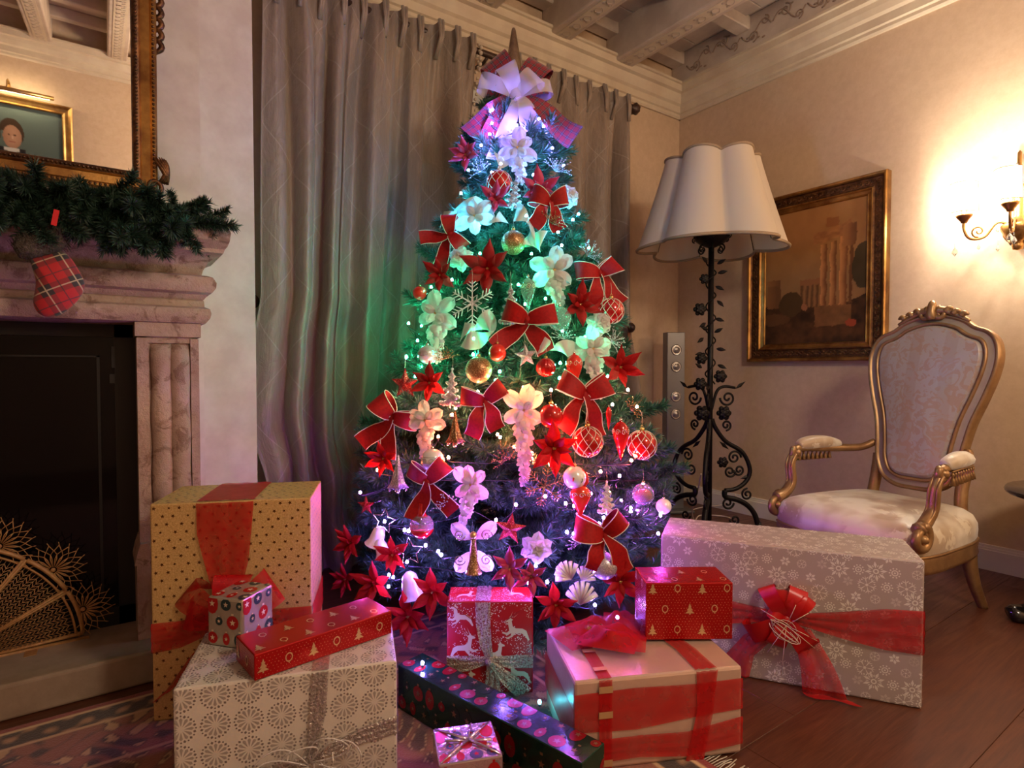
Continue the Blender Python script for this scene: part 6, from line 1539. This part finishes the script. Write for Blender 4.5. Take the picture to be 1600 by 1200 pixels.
for s in (-1,1):
    am_=MB()
    am_.tube(sm([(s*.185,.275,.615),(s*.215,.22,.590),(s*.255,.12,.588),(s*.282,.0,.592),(s*.290,-.09,.596),(s*.290,-.125,.590)]),[.017]*31,8)
    arm_o=am_.build('arm',MAT['chair_gilt'],ac)
    sp=MB(); sp.tube(spiral((s*.290,-.118,.578),.024,.006,R(60),-1.3,18,(0,-1,0)),[.014]*19,8); sp.ball((s*.290,-.118,.578),.020,8,6,(1.3,1,1)); sp.build('arm_scroll',MAT['chair_gilt'],arm_o)
    su=MB(); su.tube(sm([(s*.290,-.125,.575),(s*.288,-.150,.53),(s*.282,-.150,.46),(s*.280,-.175,.425),(s*.282,-.215,.400),(s*.284,-.245,.392)]),[.016+.009*i/30 for i in range(31)],8)
    for dx in (-.014,.014): su.tube(sm([(s*.290+dx,-.135,.572),(s*.288+dx,-.163,.53),(s*.282+dx,-.163,.46),(s*.280+dx,-.19,.425),(s*.282+dx,-.225,.405)]),.006,6)
    su.build('arm_support',MAT['chair_gilt'],ac)
    vo=MB(); vo.tube(spiral((s*.290,-.240,.362),.046,.008,R(100),1.7,30,(0,-1,0)),[.020*(1-.5*i/30) for i in range(31)],8,flat=1.0); vo.ball((s*.290,-.240,.362),.018,8,6,(1.6,1,1)); vo.build('volute',MAT['chair_gilt'],ac)
    pd=MB(); pd.tube(sm([(s*.258,.13,.605),(s*.272,.07,.614),(s*.284,.0,.617),(s*.290,-.07,.612),(s*.290,-.10,.604)]),[.018+.014*math.sin(PI*i/24) for i in range(25)],10); pd.build('arm_pad',MAT['damask'],arm_o)
    tas=MB()
    for k in range(9):
        t=k/8; p=Vector((s*.275,.10,.585)).lerp(Vector((s*.305,-.095,.582)),t); tas.lathe([(.003,0),(.006,-.008),(.003,-.014),(.006,-.022),(.011,-.045),(0,-.045)],7,tuple(p+Vector((s*.008,0,0))))
    tas.tube([(s*.283,.10,.587),(s*.300,0,.589),(s*.312,-.095,.585)],.004,5); tas.build('tassel_fringe',MAT['chair_gilt'],arm_o)

# ================================================================ black pedestal table at the picture edge
tb=thing('pedestal_table','black lacquered pedestal table mostly outside the picture edge','table',(3.025,.44,0),R(12))
kp=at_x(1584,768,2.86)
MB().lathe([(0,.455),(.30,.455),(.325,.462),(.33,.470),(.325,.480),(.0,.482)],36).build('table_top',MAT['black_lacquer'],tb)
MB().lathe([(.10,.03),(.05,.06),(.03,.12),(.045,.2),(.028,.3),(.03,.42),(.07,.456),(0,.456)],20).build('pedestal',MAT['black_lacquer'],tb)
for k in range(3):
    a=R(125+120*k); c,s=math.cos(a),math.sin(a); f=MB()
    f.tube([(.05*c,.05*s,.10),(.16*c,.16*s,.075),(.24*c,.24*s,.050),(.32*c,.32*s,.034)],[.034,.036,.034,.032],8,flat=.8); f.tube([(.29*c,.29*s,.032),(.345*c,.345*s,.030),(.362*c,.362*s,.026)],[.040,.036,.026],8,flat=.75); f.build('foot',MAT['black_lacquer'],tb)

# ================================================================ oriental rug
RX0,RX1,RY0,RY1=-1.35,1.165,-.35,1.975
rg=thing('oriental_rug','dark red and blue patterned oriental rug before the hearth','rug',((RX0+RX1)/2,(RY0+RY1)/2,0))
def rugc(x,y):
    e=min(x-RX0,RX1-x,y-RY0,RY1-y); n=fbm(x*26,y*26,3); m=fbm(x*60+9,y*60,2)
    if e<.022: return (.16,.022,.022)
    if e<.030: return (.40,.28,.18)
    if e<.10:
        q=math.sin(x*80)*math.sin(y*80); return lerp((.030,.016,.014),(.26,.14,.085),(q+n*1.5-.75)*1.2)
    if e<.112: return (.34,.22,.14)
    if e<.30:
        q=math.sin(x*52+2*math.sin(y*40))*math.cos(y*50+2*math.sin(x*38)); return lerp((.17,.06,.042),(.035,.020,.020),q*1.6+.3) if q<.35 or n<.45 else (.30,.19,.11)
    if e<.312: return (.30,.19,.12)
    q=math.sin(x*44+2.2*math.sin(y*30))*math.cos(y*40+2*math.sin(x*34)); c=lerp((.19,.07,.05),(.05,.022,.020),q*1.4+.4); return (.30,.20,.12) if abs(q-.25)<.07 else lerp(c,(.20,.09,.06),m*.6-.15)
nx,ny=430,400; mb=MB(); cols=[]
for j in range(ny+1):
    for i in range(nx+1):
        x=RX0+(RX1-RX0)*i/nx; y=RY0+(RY1-RY0)*j/ny; mb.v.append((x-(RX0+RX1)/2,y-(RY0+RY1)/2,.0065)); cols.append(tuple(q*k_ for q,k_ in zip(rugc(x,y),(1.7,1.6,1.35))))
for j in range(ny):
    for i in range(nx): mb.f.append((j*(nx+1)+i,j*(nx+1)+i+1,(j+1)*(nx+1)+i+1,(j+1)*(nx+1)+i)); mb.mi.append(0); mb.sm.append(True); mb.uv.append(None)
mb.col=cols; mb.build('pile',MAT['rug'],rg)
MB().bx(RX0-(RX0+RX1)/2,RX1-(RX0+RX1)/2,RY0-(RY0+RY1)/2,RY1-(RY0+RY1)/2,.0005,.006).build('backing',MAT['rug'].copy() if False else MAT['red_felt'],rg)
fg=MB(); r=random.Random(1)
for k in range(330):
    y=RY0+(RY1-RY0)*k/329; fg.tube([(RX1-(RX0+RX1)/2-.004,y-(RY0+RY1)/2,.004),(RX1-(RX0+RX1)/2+.03,y-(RY0+RY1)/2+r.uniform(-.004,.004),.003),(RX1-(RX0+RX1)/2+.06+r.uniform(-.01,.01),y-(RY0+RY1)/2+r.uniform(-.01,.01),.002)],.0016,3)
fo_=fg.build('fringe',MAT['fringe_white'],rg); fo_['kind']='stuff'
# ================================================================ brass fitting added behind the photographer to dress the overhead fill light
pn=thing('fill_light_fitting','added brass rod and cap dressing the unseen fill light behind the photographer','ceiling lamp',(1.25,-.75,2.25))
MB().tube([(0,0,.235),(0,0,.645)],.008,8).build('rod',MAT['gold'],pn)
MB().lathe([(.06,.645),(.058,.63),(.02,.615),(.0,.61)],16).build('ceiling_rose',MAT['gold'],pn)
MB().lathe([(.075,.205),(.07,.22),(.03,.235),(0,.24)],20).build('fill_light_cap',MAT['gold'],pn)
